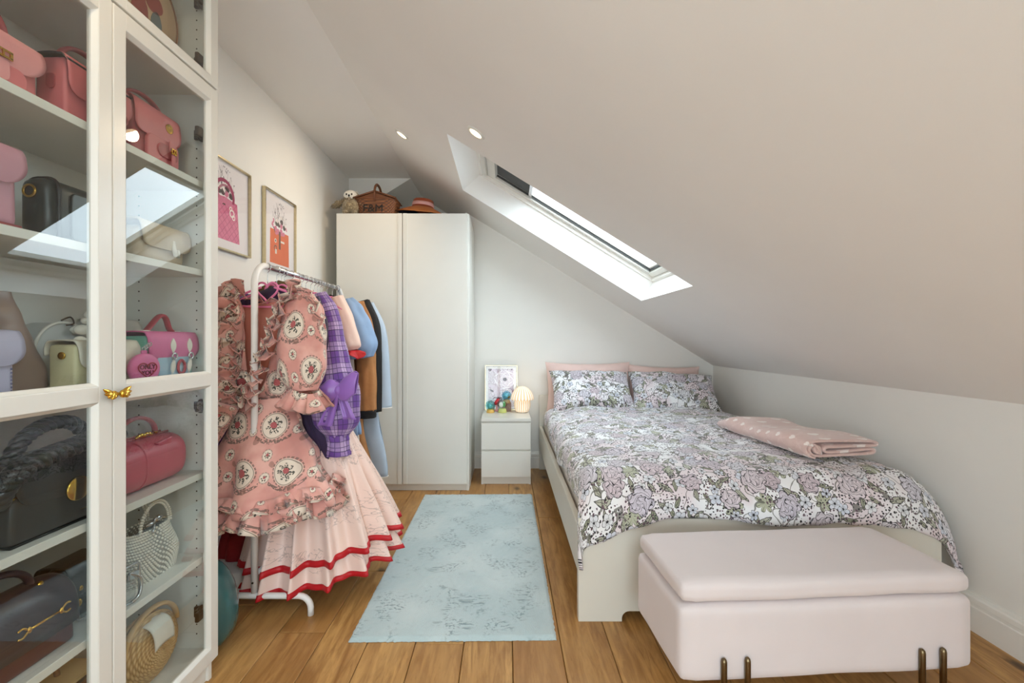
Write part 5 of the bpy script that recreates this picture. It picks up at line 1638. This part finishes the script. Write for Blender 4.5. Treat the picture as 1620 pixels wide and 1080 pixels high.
def strap_arch(w, h0, rise, y=0.0, r=.006, fl=(1, 1), drop=.0, n=14):
    pts = [(-w / 2, y, h0 - drop)] + [(-w / 2 * cos(pi * i / n), y, h0 + rise * sin(pi * i / n)) for i in range(n + 1)] + [(w / 2, y, h0 - drop)]
    return tube(pts, r, 10, flat=fl)
def gusset_body(w, d, h, r=.01, seg=3, taper=0.0):
    v, f = rbox(-w / 2, w / 2, -d / 2, d / 2, 0, h, r, seg)
    v = [(p[0] * (1 - taper * p[2] / h), p[1] * (1 - taper * 1.3 * p[2] / h), p[2]) for p in v]
    return (v, f)
def ring3(cx, y, cz, r, t=.0025, n=20):
    return tube([(cx + r * cos(2 * pi * i / n), y, cz + r * sin(2 * pi * i / n)) for i in range(n)], t, 8, closed=True)
def tongue(cx, y, z0, z1, w, d=.003):
    """rounded leather tab hanging from z1 to z0"""
    o = rrect(cx - w / 2, cx + w / 2, z0, z1, w * .48, 5, w * .3)
    return prism(o, 'y', y - d, y)
def buckle_strap(t, cx, yf, ztop, zbot, w, m_leather, metal, wtop=None):
    s = obj('strap', [tongue(cx, yf - .002, lerp(ztop, zbot, .42), ztop, wtop or w * 1.6), tongue(cx + .002, yf - .006, zbot, lerp(ztop, zbot, .5), w)], m_leather, t, bevel=.001)
    zc = lerp(ztop, zbot, .46)
    obj('buckle', [box(cx - w * .7, cx + w * .7, yf - .012, yf - .009, zc - .002, zc + .002), box(cx - w * .7, cx + w * .7, yf - .012, yf - .009, zc + .011, zc + .015),
                   box(cx - w * .7, cx - w * .5, yf - .012, yf - .009, zc, zc + .013), box(cx + w * .5, cx + w * .7, yf - .012, yf - .009, zc, zc + .013), box(cx - .0015, cx + .0015, yf - .013, yf - .010, zc, zc + .014)], metal, s)
    return s

# shelf A, top of the tall cabinet
zA = SHZ['A']
t = bag('flap_bag', 'light pink saddle flap bag with gold buckle, left end of the highest tall-cabinet shelf', -1.085, .875, zA)
obj('bag_body', gusset_body(.235, .08, .115, .012, 3, .03), L_PINK, t, smooth=True)
obj('flap', flap(.245, .084, .115, .068, .05), L_PINKL, t, smooth=True, solid=.003)
obj('pocket', rrect and prism(rrect(.0, .085, .004, .052, .02), 'y', -.05, -.04), L_PINK, t, bevel=.004)
s = buckle_strap(t, .030, -.046, .10, .012, .026, L_PINKL, M_GOLD)
obj('carry_handle', rot(strap_arch(.14, .118, .06, .0, .006, (1, 1.6)), radians(6), 'X'), L_PINKD, t, smooth=True)
t = bag('satchel', 'pink flap satchel with long top handle beside the centre stile, highest tall-cabinet shelf', -1.075, 1.128, zA)
obj('bag_body', gusset_body(.172, .075, .148, .008, 3, .03), L_PINK, t, smooth=True)
obj('flap', flap(.176, .079, .148, .085, .035), L_PINK, t, smooth=True, solid=.003)
obj('flap_edging', flap(.180, .077, .147, .004, .002), L_GREEN, t, smooth=True, solid=.002)
obj('carry_handle', strap_arch(.13, .150, .055, .0, .0055, (1, 1.8)), L_PINKD, t, smooth=True)
obj('gusset_tab', [rot(tongue(0, 0, .07, .105, .02), radians(-90), 'Z', (0, 0, 0))], L_PINKD, t, loc=(-.0855, -.004, 0.0))
obj('gusset_snap', rot(lathe([(.001, 0), (.005, .001), (.004, .004), (.001, .005)], 12), radians(-90), 'Y'), M_GOLD, t, smooth=True, loc=(-.087, .012, .122))
obj('front_ring', [ring3(.06, -.047, .07, .014, .003), ring3(.06, -.047, .03, .014, .003)], L_PINKD, t, smooth=True)
t = bag('satchel', 'pink satchel with handle, gold turn lock and buckle strap, highest shelf behind the right door', -1.09, 1.328, zA)
obj('bag_body', gusset_body(.168, .082, .165, .008, 3, .02), L_PINKD, t, smooth=True)
obj('flap', flap(.174, .086, .165, .088, .03), L_PINK, t, smooth=True, solid=.003)
obj('front_pocket', prism(rrect(-.045, .078, .006, .085, .02), 'y', -.052, -.041), L_PINK, t, bevel=.003)
obj('pocket_flap', prism(rrect(-.01, .072, .03, .072, .02), 'y', -.056, -.052), L_PINKD, t, bevel=.002)
obj('carry_handle', strap_arch(.14, .17, .042, .0, .005, (1, 1.8)), L_PINKD, t, smooth=True)
obj('lock_tab', prism(rrect(.012, .062, .095, .15, .022), 'y', -.052, -.048), L_PINK, t, bevel=.001)
obj('turn_lock', [rot(lathe([(.014, 0), (.014, .003), (.009, .004), (.009, .002), (.004, .002), (.003, .008)], 20), radians(90), 'X')], M_GOLD, t, smooth=True, loc=(.036, -.052, .126))
buckle_strap(t, .040, -.054, .088, .006, .015, L_PINK, M_GOLD, .02)

# shelf B
zB_ = SHZ['B']
t = bag('backpack', 'mauve pink rounded flap bag at the left edge on the second shelf', -1.075, .848, zB_)
obj('bag_body', gusset_body(.185, .09, .16, .02, 4, .02), L_MAUVE, t, smooth=True)
obj('flap', flap(.19, .094, .165, .075, .045), L_MAUVE, t, smooth=True, solid=.004)
obj('base_piping', tube([(-.09, -.046, .006), (.09, -.046, .006)], .004, 8), L_PINKD, t, smooth=True)
t = bag('camera_bag', 'dark green boxy bag with brass ring lying on the second shelf', -1.138, 1.16, zB_)
obj('bag_body', gusset_body(.20, .078, .165, .03, 5, .0), L_GREEN, t, smooth=True)
obj('piping', [tube([(q * .072, p[0], p[1]) for p in rrect(-.040, .040, .001, .166, .028)], .0045, 6, closed=True) for q in (-1, 1)], L_BLACK, t, smooth=True)
obj('front_panel', prism(rrect(-.045, .085, .02, .14, .015), 'y', -.044, -.038), L_GREEN, t, bevel=.003)
obj('ring_tab', [rot(ring3(0, .103, .125, .014, .0032), radians(90), 'Z')], M_GOLD, t, smooth=True)
obj('zip_pull', ring3(.05, -.04, .158, .010, .0025), M_GOLD, t, smooth=True)
t = bag('flap_bag', 'beige rounded flap bag with padded tab, second shelf behind the right door', -1.10, 1.36, zB_)
obj('bag_body', gusset_body(.185, .105, .105, .024, 5, .03), L_BEIGE, t, smooth=True)
obj('flap', flap(.195, .110, .112, .068, .035, .04), L_BEIGE, t, smooth=True, solid=.006)
obj('closure_tab', [tube([(.02, -.062, .075), (.02, -.066, .05), (.024, -.068, .03), (.036, -.066, .028), (.038, -.064, .05)], .006, 8)], L_OFFW, t, smooth=True)

# shelf C
zC = SHZ['C']
t = bag('satchel', 'lavender stitched satchel at the far left on the middle shelf', -1.055, .835, zC)
obj('bag_body', gusset_body(.175, .07, .125, .014, 4), L_LAV, t, smooth=True)
obj('flap', flap(.19, .075, .135, .065, .035), L_LAV, t, smooth=True, solid=.004)
st_ = [move(rbox(-.0012, .0012, -.001, .001, -.002, .002, .0004, 1), .078, -.0355, .018 + i * .0075) for i in range(7)]
obj('stitching', st_, plain('dark_lilac_thread', C(120, 116, 150), .7), t)
obj('side_stud', rot(lathe([(.001, 0), (.005, .001), (.004, .005), (.001, .006)], 12), radians(90), 'Y'), M_GOLD, t, smooth=True, loc=(.088, 0, .06))
t = bag('hobo_bag', 'slouchy pearly taupe leather hobo bag on the middle shelf behind the lavender satchel', -1.165, .995, zC)
def hobo(u, v):
    a = 2 * pi * u
    w = table([(0, .118), (.15, .118), (.5, .085), (.75, .066), (1, .058)], v); d = table([(0, .05), (.3, .06), (.7, .04), (1, .018)], v)
    sg = lambda q, e: math.copysign(abs(q) ** e, q)
    k = 1 + .05 * fbm(cos(a) * 2, sin(a) * 2, v * 5) + .025 * sin(5 * a + 6 * v)
    return (w * sg(cos(a), .7) * k - .012 * v, d * sg(sin(a), .8) * k, .235 * v)
obj('bag_body', grid(48, 30, hobo), L_TAUPE, t, smooth=True)
obj('base', rbox(-.11, .11, -.045, .045, 0, .006, .002), L_TAUPE, t)
obj('shoulder_strap', tube([(-.09, 0, .22), (-.08, .01, .27), (-.045, .012, .285), (-.01, .01, .27), (.0, 0, .22)], .007, 8, flat=(1, 1.7)), L_TAUPE, t, smooth=True)
t = bag('mini_bag', 'small butter cream bag with pearl handle and brass eyelet, middle shelf behind the centre stile', -1.075, 1.160, zC)
obj('bag_body', gusset_body(.178, .07, .112, .010, 3), L_CREAM, t, smooth=True)
obj('flap', flap(.180, .074, .115, .062, .03), L_CREAMW, t, smooth=True, solid=.003)
obj('eyelet', move(rot(lathe([(.004, 0), (.009, .002), (.009, .004), (.004, .004)], 16), radians(-90), 'Y'), -.089, -.003, .085), M_GOLD, t, smooth=True)
pp = [(-.055 + .0 * i, 0, 0) for i in range(1)]
for i in range(9):
    a = pi * i / 8
    r = (.0125, .0145, .010, .016, .012, .015, .010, .0145, .0125)[i]
    obj('pearl', ellipsoid((-.052 * cos(a), -.010, .122 + .07 * sin(a)), r * 1.15, r, r * .9, 16, 10), M_PEARL, t, smooth=True)
t = bag('dome_bag', 'pale grey dome shaped bag standing at the back of the middle shelf', -1.225, 1.19, zC)
dom = rrect(-.075, .075, 0, .17, .012, 10, .0749)
obj('bag_body', prism(dom, 'y', -.035, .035), L_GREY, t, bevel=.006)
obj('front_trim', tube([(p[0], -.037, p[1]) for p in dom], .004, 6, closed=True), L_OFFW, t, smooth=True)
obj('bow_ribbon', [ellipsoid((.03, -.045, .15), .022, .008, .012, 12, 8), ellipsoid((.065, -.045, .14), .02, .008, .012, 12, 8)], L_OFFW, t, smooth=True)
obj('zip_pull', tube(smoothpath([(-.01, -.04, .175), (.012, -.043, .185), (.02, -.044, .168), (.0, -.044, .163)], 4), .0022, 6), M_BRONZE, t, smooth=True)
t = bag('flap_bag', 'off white bag with a dark red spot behind the mint satchel', -1.225, 1.365, zC)
obj('bag_body', gusset_body(.15, .06, .175, .03, 5, .02), L_OFFW, t, smooth=True)
obj('flap', flap(.155, .062, .178, .08, .05), L_OFFW, t, smooth=True, solid=.003)
obj('red_spot', rot(lathe([(.001, .0), (.016, .0), (.016, .003), (.001, .003)], 24), radians(90), 'X'), L_CRIM, t, loc=(-.052, -.037, .138))
t = bag('satchel', 'mint and bright pink satchel with red handle, middle shelf behind the right door', -1.070, 1.368, zC)
obj('bag_body', gusset_body(.19, .075, .135, .010, 3), L_MINT, t, smooth=True)
obj('front_pocket', prism(rrect(-.07, .072, .012, .088, .022), 'y', -.048, -.036), L_SKY, t, bevel=.004)
obj('flap', flap(.205, .083, .14, .072, .028), L_HOT, t, smooth=True, solid=.004)
obj('carry_handle', tube(smoothpath([(-.06, -.005, .148), (-.045, -.005, .162), (-.008, -.005, .196), (.016, -.005, .192), (.032, -.005, .158), (.048, -.005, .148)], 5), .0055, 8, flat=(1, 1.9)), L_CRIM, t, smooth=True)
obj('handle_anchor', [rbox(-.082, -.052, -.016, .006, .146, .152, .002, 1), rbox(.04, .07, -.016, .006, .146, .152, .002, 1)], L_OFFW, t)
for cx in (-.012, .058):
    obj('strap', [prism([(cx + .011 * sin(pi * i / 10) * (1 if i <= 10 else 0), .128 - .045 * i / 10) for i in range(11)] + [(cx - .011 * sin(pi * i / 10), .128 - .045 * i / 10) for i in range(9, 0, -1)], 'y', -.053, -.0495),
                  rot(prism([(cx + .008 * sin(pi * i / 10), .066 - .048 * i / 10) for i in range(11)] + [(cx - .008 * sin(pi * i / 10), .066 - .048 * i / 10) for i in range(9, 0, -1)], 'y', -.056, -.052), radians(10), 'Y', (cx, 0, .066))], L_OFFW, t)
    obj('buckle', ring3(cx, -.056, .073, .0095, .0028, 16), M_SILVER, t, smooth=True)
hr = [(.018 * cos(2 * pi * i / 30), .024 * sin(2 * pi * i / 30)) for i in range(30)]
obj('heart_patch', tube([(.022 + a * .8, -.052, .038 + b * .85) for a, b in hr], .0055, 6, closed=True, flat=(1, .6)), L_CRIM, t, smooth=True)
cp = thing('coin_purse', 'round pink coin purse with a heart reading ONLY YOU leaning on the mint satchel', 'purse', (-1.012, 1.238, zC), radians(82))
pur = grid(40, 20, lambda u, v: (.046 * cos(2 * pi * u) * sin(pi * min(1, v)) ** .55, (.011) * (1 if v > .5 else -1) * abs(cos(pi * v)) ** .7, .043 + .043 * sin(2 * pi * u) * sin(pi * v) ** .55))
obj('purse_body', pur, L_HOT, cp, smooth=True)
hh = [(16 * sin(2 * pi * i / 48) ** 3 * .0017, -.0125, .040 + (13 * cos(2 * pi * i / 48) - 5 * cos(4 * pi * i / 48) - 2 * cos(6 * pi * i / 48) - cos(8 * pi * i / 48)) * .00155) for i in range(48)]
obj('heart_outline', tube(hh, .0016, 6, closed=True), L_CRIM, cp, smooth=True)
M_DKTXT = plain('dark_pink_ink', C(110, 20, 54), .6)
text_mesh('lettering', 'ONLY', .017, M_DKTXT, cp, (0, -.0122, .047), (pi / 2, 0, 0), .0006, .0004)
text_mesh('lettering', 'YOU', .017, M_DKTXT, cp, (0, -.0122, .031), (pi / 2, 0, 0), .0006, .0004)
obj('loop_tab', rbox(-.008, .008, -.004, .004, .084, .094, .002, 1), L_HOT, cp)
obj('chain', [ring3(.0 + .006 * i, 0, .099 + .004 * i, .005, .0013, 12) for i in range(4)], M_SILVER, cp, smooth=True)

# shelf D
zD = SHZ['D']
t = bag('flap_bag', 'large black flap bag with plaited handle and big gold disc', -1.085, 1.055, zD)
obj('bag_body', gusset_body(.27, .11, .165, .012, 3, .06), L_BLACK, t, smooth=True)
obj('flap', flap(.255, .10, .168, .092, .05, .04), L_BLACK, t, smooth=True, solid=.003)
obj('gold_disc', rot(lathe([(.001, .004), (.026, .004), (.0285, .002), (.0285, -.003)], 40), radians(90), 'X'), M_GOLD, t, smooth=True, loc=(.0, -.066, .085))
def plait(path, r, tw, nst=3):
    pts = smoothpath(path, 14); out = []
    for k in range(nst):
        q = []
        for i in range(len(pts)):
            tg = (pts[min(i + 1, len(pts) - 1)] - pts[max(i - 1, 0)]).normalized()
            n1 = tg.cross(Vector((0, 1, .01))).normalized(); n2 = tg.cross(n1)
            a = tw * i + 2 * pi * k / nst
            q.append(pts[i] + n1 * (r * .85 * cos(a)) + n2 * (r * .85 * sin(a)))
        out.append(tube(q, r, 8))
    return out
obj('plaited_handle', plait([(-.155, -.045, .10), (-.150, -.058, .135), (-.12, -.062, .165), (-.06, -.058, .178), (.0, -.058, .186), (.06, -.058, .196), (.12, -.058, .19)], .0125, .5), L_BLACK, t, smooth=True)
obj('plaited_handle', plait([(-.09, .0, .168), (-.06, .0, .215), (-.01, .0, .238), (.05, .0, .232), (.09, .0, .19), (.1, .0, .168)], .0095, .5), L_BLACK, t, smooth=True)
obj('handle_ring', [ring3(-.128, -.052, .118, .014, .003), ring3(.128, -.045, .15, .014, .003)], M_GOLD, t, smooth=True)
obj('base_panel', rbox(-.136, .136, -.056, .056, 0, .006, .002), L_BLACK, t)
text_mesh('foil_stamp', '—————', .012, M_GOLD, t, (.045, -.0575, .030), (radians(88), 0, 0), .0002)
t = bag('barrel_bag', 'deep rose leather barrel bag with gold clasp frame', -1.10, 1.305, zD)
def barrel(u, v):
    a = 2 * pi * u
    sg = lambda q, e: math.copysign(abs(q) ** e, q)
    e = (1 - abs(2 * v - 1) ** 10) ** .5
    x = lerp(-.128, .128, v)
    r = .90 + .10 * e
    y = .072 * r * sg(cos(a), .85); z = .0725 + .0725 * r * sg(sin(a), .7)
    return (x, y - .0 * z, max(z, 0.0))
def cap_end(s):
    return grid(32, 6, lambda u, v: ((s * (.128 + .008 * (1 - v * v)), .065 * v * math.copysign(abs(cos(2 * pi * u)) ** .85, cos(2 * pi * u)), .0725 + .065 * v * math.copysign(abs(sin(2 * pi * u)) ** .7, sin(2 * pi * u)))))
obj('bag_body', [barrel and grid(48, 30, barrel), cap_end(-1), cap_end(1)], L_ROSE, t, smooth=True)
obj('side_panel_seam', tube([Vector(barrel(i / 40, .36)) * 1.004 for i in range(40)], .003, 6, closed=True), L_ROSE, t, smooth=True)
obj('clasp_tab', prism([(.01, .13), (.075, .14), (.072, .112), (.05, .10)], 'y', -.062, -.052), L_ROSE, t, bevel=.003)
obj('clasp_frame', [tube([(-.118, -.012, .146), (.118, -.012, .146)], .004, 8), tube([(-.118, .012, .146), (.118, .012, .146)], .004, 8)], L_PINKD, t, smooth=True)
cl = []
for i in range(5): cl.append(move(rot(ellipsoid((0, 0, 0), .012, .005, .006, 10, 8), radians(-22 + 10 * i), 'Y'), -.005 + .011 * i, -.02, .153 + .002 * (i % 2)))
obj('gold_clasp', cl + [ellipsoid((-.062, -.018, .152), .012, .008, .010, 12, 8)], M_GOLD, t, smooth=True)
obj('carry_handle', strap_arch(.14, .155, .052, -.01, .006, (1, 1.5)), L_PINKD, t, smooth=True)
obj('handle_stud', [ellipsoid((-.07, -.012, .154), .006, .006, .008, 10, 8), ellipsoid((.07, -.012, .154), .006, .006, .008, 10, 8)], M_GOLD, t, smooth=True)

# shelf E
zE = SHZ['E']
t = bag('top_handle_bag', 'dark plum leather top-handle bag with a gold bar clasp, low left shelf', -1.085, .925, zE)
obj('bag_body', gusset_body(.285, .10, .05, .012, 3, .01), L_MAHOG, t, smooth=True, label='mahogany lower half')
def lidbag(u, v):
    a = pi * (v - .0)
    sg = lambda q, e: math.copysign(abs(q) ** e, q)
    e = (1 - abs(2 * u - 1) ** 7) ** .35
    x = lerp(-.148, .148, u)
    return (x, -.058 * cos(a) * (.85 + .15 * e), .048 + (.118 * abs(sin(a)) ** .55) * (.72 + .28 * e) if sin(a) > 1e-4 else .048)
obj('domed_lid', grid(44, 30, lidbag), L_PLUM, t, smooth=True, solid=.003)
obj('lid_end', [prism([(-.058 * cos(pi * i / 20) * .85, .048 + .085 * abs(sin(pi * i / 20)) ** .55) for i in range(21)], 'x', s * .146 - .002, s * .146 + .002) for s in (-1, 1)], L_PLUM, t)
obj('carry_handle', strap_arch(.155, .163, .052, -.006, .0075, (1, 1.3), .012), L_PLUM, t, smooth=True)
obj('handle_stud', [ellipsoid((s * .085, -.022, .158), .008, .006, .009, 12, 8) for s in (-1, 1)], M_GOLD, t, smooth=True)
bc = [tube([(.02, -.067, .098), (.088, -.067, .098)], .0028, 8)]
for s, x in ((-1, .02), (1, .088)):
    bc += [tube(smoothpath([(x, -.067, .098), (x + s * .012, -.067, .108), (x + s * .022, -.067, .106)], 3), .0025, 6), tube(smoothpath([(x, -.067, .098), (x + s * .012, -.067, .088), (x + s * .022, -.067, .09)], 3), .0025, 6), ellipsoid((x, -.068, .098), .005, .004, .007, 10, 6)]
obj('bar_clasp', bc, M_GOLD, t, smooth=True)
t = bag('mini_bag', 'small black bag with brass stud half hidden by the centre stile, low shelf', -1.13, 1.158, zE)
obj('bag_body', gusset_body(.11, .075, .135, .022, 5, .04), L_BLACK, t, smooth=True)
obj('flap', flap(.114, .078, .138, .07, .03), L_BLACK, t, smooth=True, solid=.003)
obj('stud', [ellipsoid((-.030, -.047, .085), .006, .004, .007, 10, 8), ellipsoid((-.034, -.047, .05), .007, .004, .010, 10, 8)], M_GOLD, t, smooth=True)
t = bag('clear_bag', 'small transparent silver framed bag in front of the pearl bag', -1.055, 1.178, zE)
obj('bag_body', gusset_body(.115, .06, .10, .014, 4), M_CLEARP, t, smooth=True)
obj('frame_edge', [tube([(p[0], q, p[1]) for p in rrect(-.058, .058, .002, .102, .016)], .0035, 8, closed=True) for q in (-.032, .032)], M_SILVER, t, smooth=True)
obj('carry_handle', tube(smoothpath([(.02, -.036, .085), (.045, -.046, .06), (.04, -.048, .02), (.02, -.042, .005)], 5), .004, 8), M_SILVER, t, smooth=True)
obj('clasp', rbox(.015, .05, -.04, -.032, .065, .082, .003, 2), M_SILVER, t)
# pearl bag: beads strung over a bag shape
t = bag('beaded_bag', 'white pearl beaded bag with arched beaded handles', -1.105, 1.352, zE)
def pb(u, v):
    a = 2 * pi * u
    sg = lambda q, e: math.copysign(abs(q) ** e, q)
    w = table([(0, .098), (.3, .102), (1, .075)], v); d = table([(0, .05), (.4, .06), (1, .038)], v)
    return Vector((w * sg(cos(a), .75), d * sg(sin(a), .8), .15 * v))
ico = bmesh.new(); bmesh.ops.create_icosphere(ico, subdivisions=1, radius=1.0)
iv, if_ = from_bm(ico)
def bead(p, r): return ([(p[0] + q[0] * r, p[1] + q[1] * r, p[2] + q[2] * r) for q in iv], if_)
beads = []
NR, NC = 20, 54
for j in range(NR):
    for i in range(NC):
        p = pb((i + .5 * (j % 2)) / NC, (j + .3) / NR)
        beads.append(bead(p, .0043))
obj('beadwork', beads, M_PEARL, t, smooth=True, kind='stuff')
obj('bag_lining', grid(40, 10, lambda u, v: pb(u, v) * .97), plain('grey_satin_lining', C(150, 148, 140), .6), t, smooth=True)
hb = []
for s in (-1, 1):
    for rr_ in (0, 1):
        for i in range(31):
            a = pi * i / 30
            hb.append(bead((-.060 * cos(a) * (1 - .12 * rr_), s * .036 + .002 * rr_, .148 + .078 * sin(a) * (1 - .10 * rr_)), .0044))
obj('bead_handles', hb, M_PEARL, t, smooth=True, kind='stuff')
obj('lining_bow', [ellipsoid((-.012, -.03, .160), .020, .008, .008, 12, 8), ellipsoid((.02, -.028, .165), .018, .008, .010, 12, 8), tube([(0, -.034, .162), (-.03, -.05, .14)], .003, 6)], M_SILVER, t, smooth=True)

# shelf F
zF = SHZ['F']
t = bag('box_bag', 'tan brown leather box bag on the bottom left shelf, only its top showing', -1.10, 1.02, zF)
obj('bag_body', gusset_body(.26, .12, .21, .02, 4, .04), L_BROWN, t, smooth=True)
obj('lid_band', rbox(-.128, .128, -.06, .06, .195, .215, .006, 2), M_CANE, t)
obj('edge_lacing', tube([(-.128, -.062, .205), (.128, -.062, .205)], .004, 6), L_BLACK, t, smooth=True)
obj('carry_handle', strap_arch(.13, .215, .055, 0, .006), L_BROWN, t, smooth=True)
t = bag('wicker_bag', 'round natural wicker basket bag with white leather flap on the bottom shelf', -1.095, 1.342, zF)
def wk(s):
    def fn(u, v):
        a = 2 * pi * u
        r = v
        x = .108 * r * cos(a); z = .10 + .098 * r * sin(a)
        bul = .058 * sqrt(max(0.0, 1 - r * r * .96))
        # scooped hand opening in the upper half
        y = s * bul
        n = Vector((cos(a) * r, s * (1.1 - r), sin(a) * r)).normalized()
        return (Vector((x, y, z)), n)
    return woven(fn, 20, 34, .0022, 4)
obj('basket_body', [wk(-1), wk(1)], weave_mat('natural_cane_weave', C(168, 130, 80), C(226, 192, 140), 34, 20), t, smooth=True)
rim = [(.108 * cos(2 * pi * i / 48), 0, .10 + .098 * sin(2 * pi * i / 48)) for i in range(48)]
obj('rim', [tube([(p[0], q, p[2]) for p in rim], .0045, 8, closed=True) for q in (-.012, .012)], M_CANE, t, smooth=True)
obj('carry_handle', tube([(-.10 * cos(pi * i / 24), -.022, .135 + .088 * sin(pi * i / 24)) for i in range(25)], .0065, 8, flat=(1, 1.5)), M_CANE, t, smooth=True)
obj('leather_flap', grid(12, 14, lambda u, v: (lerp(-.035, .040, u) - .006 * v, -.008 - .056 * sqrt(max(0, 1 - (1 - v) ** 2)) , .186 - .068 * v ** 1.4 + .006 * sin(pi * u)), None), L_OFFW, t, smooth=True, solid=.003)

# inside the top cabinet
M_TANC = leather('tan_canvas', C(204, 172, 136), .6)
t = bag('round_bag', 'round tan bag printed with red and grey patches in the top cabinet', -1.105, 1.315, 2.0122)
disc = lathe([(.001, -.035), (.12, -.035), (.134, -.028), (.138, 0), (.134, .028), (.12, .035), (.001, .035)], 56)
disc = move(rot(disc, radians(90), 'X'), 0, 0, .138)
obj('bag_body', disc, M_TANC, t, smooth=True)
def blob(cx, cz, rx, rz, seed, y):
    return prism([(cx + rx * cos(2 * pi * i / 24) * (1 + .25 * fbm(cos(2 * pi * i / 24) * 1.5 + seed, sin(2 * pi * i / 24) * 1.5, seed)), cz + rz * sin(2 * pi * i / 24) * (1 + .3 * fbm(cos(2 * pi * i / 24) * 2, sin(2 * pi * i / 24) * 2 + seed, seed))) for i in range(24)], 'y', y, y + .0008)
obj('printed_patch', [blob(-.02, .10, .03, .06, 1, -.0362), blob(.03, .16, .035, .03, 9, -.0362)], plain('brick_print', C(150, 58, 44), .6), t, label='brick red printed patch')
obj('printed_patch', [blob(.04, .085, .022, .055, 3, -.0362), blob(-.01, .19, .03, .02, 5, -.0364)], plain('slate_print', C(104, 112, 112), .6), t, label='slate grey printed patch')
obj('edge_piping', [tube([(.134 * cos(2 * pi * i / 56), q, .138 + .134 * sin(2 * pi * i / 56)) for i in range(56)], .003, 6, closed=True) for q in (-.03, .03)], L_BROWN, t, smooth=True)
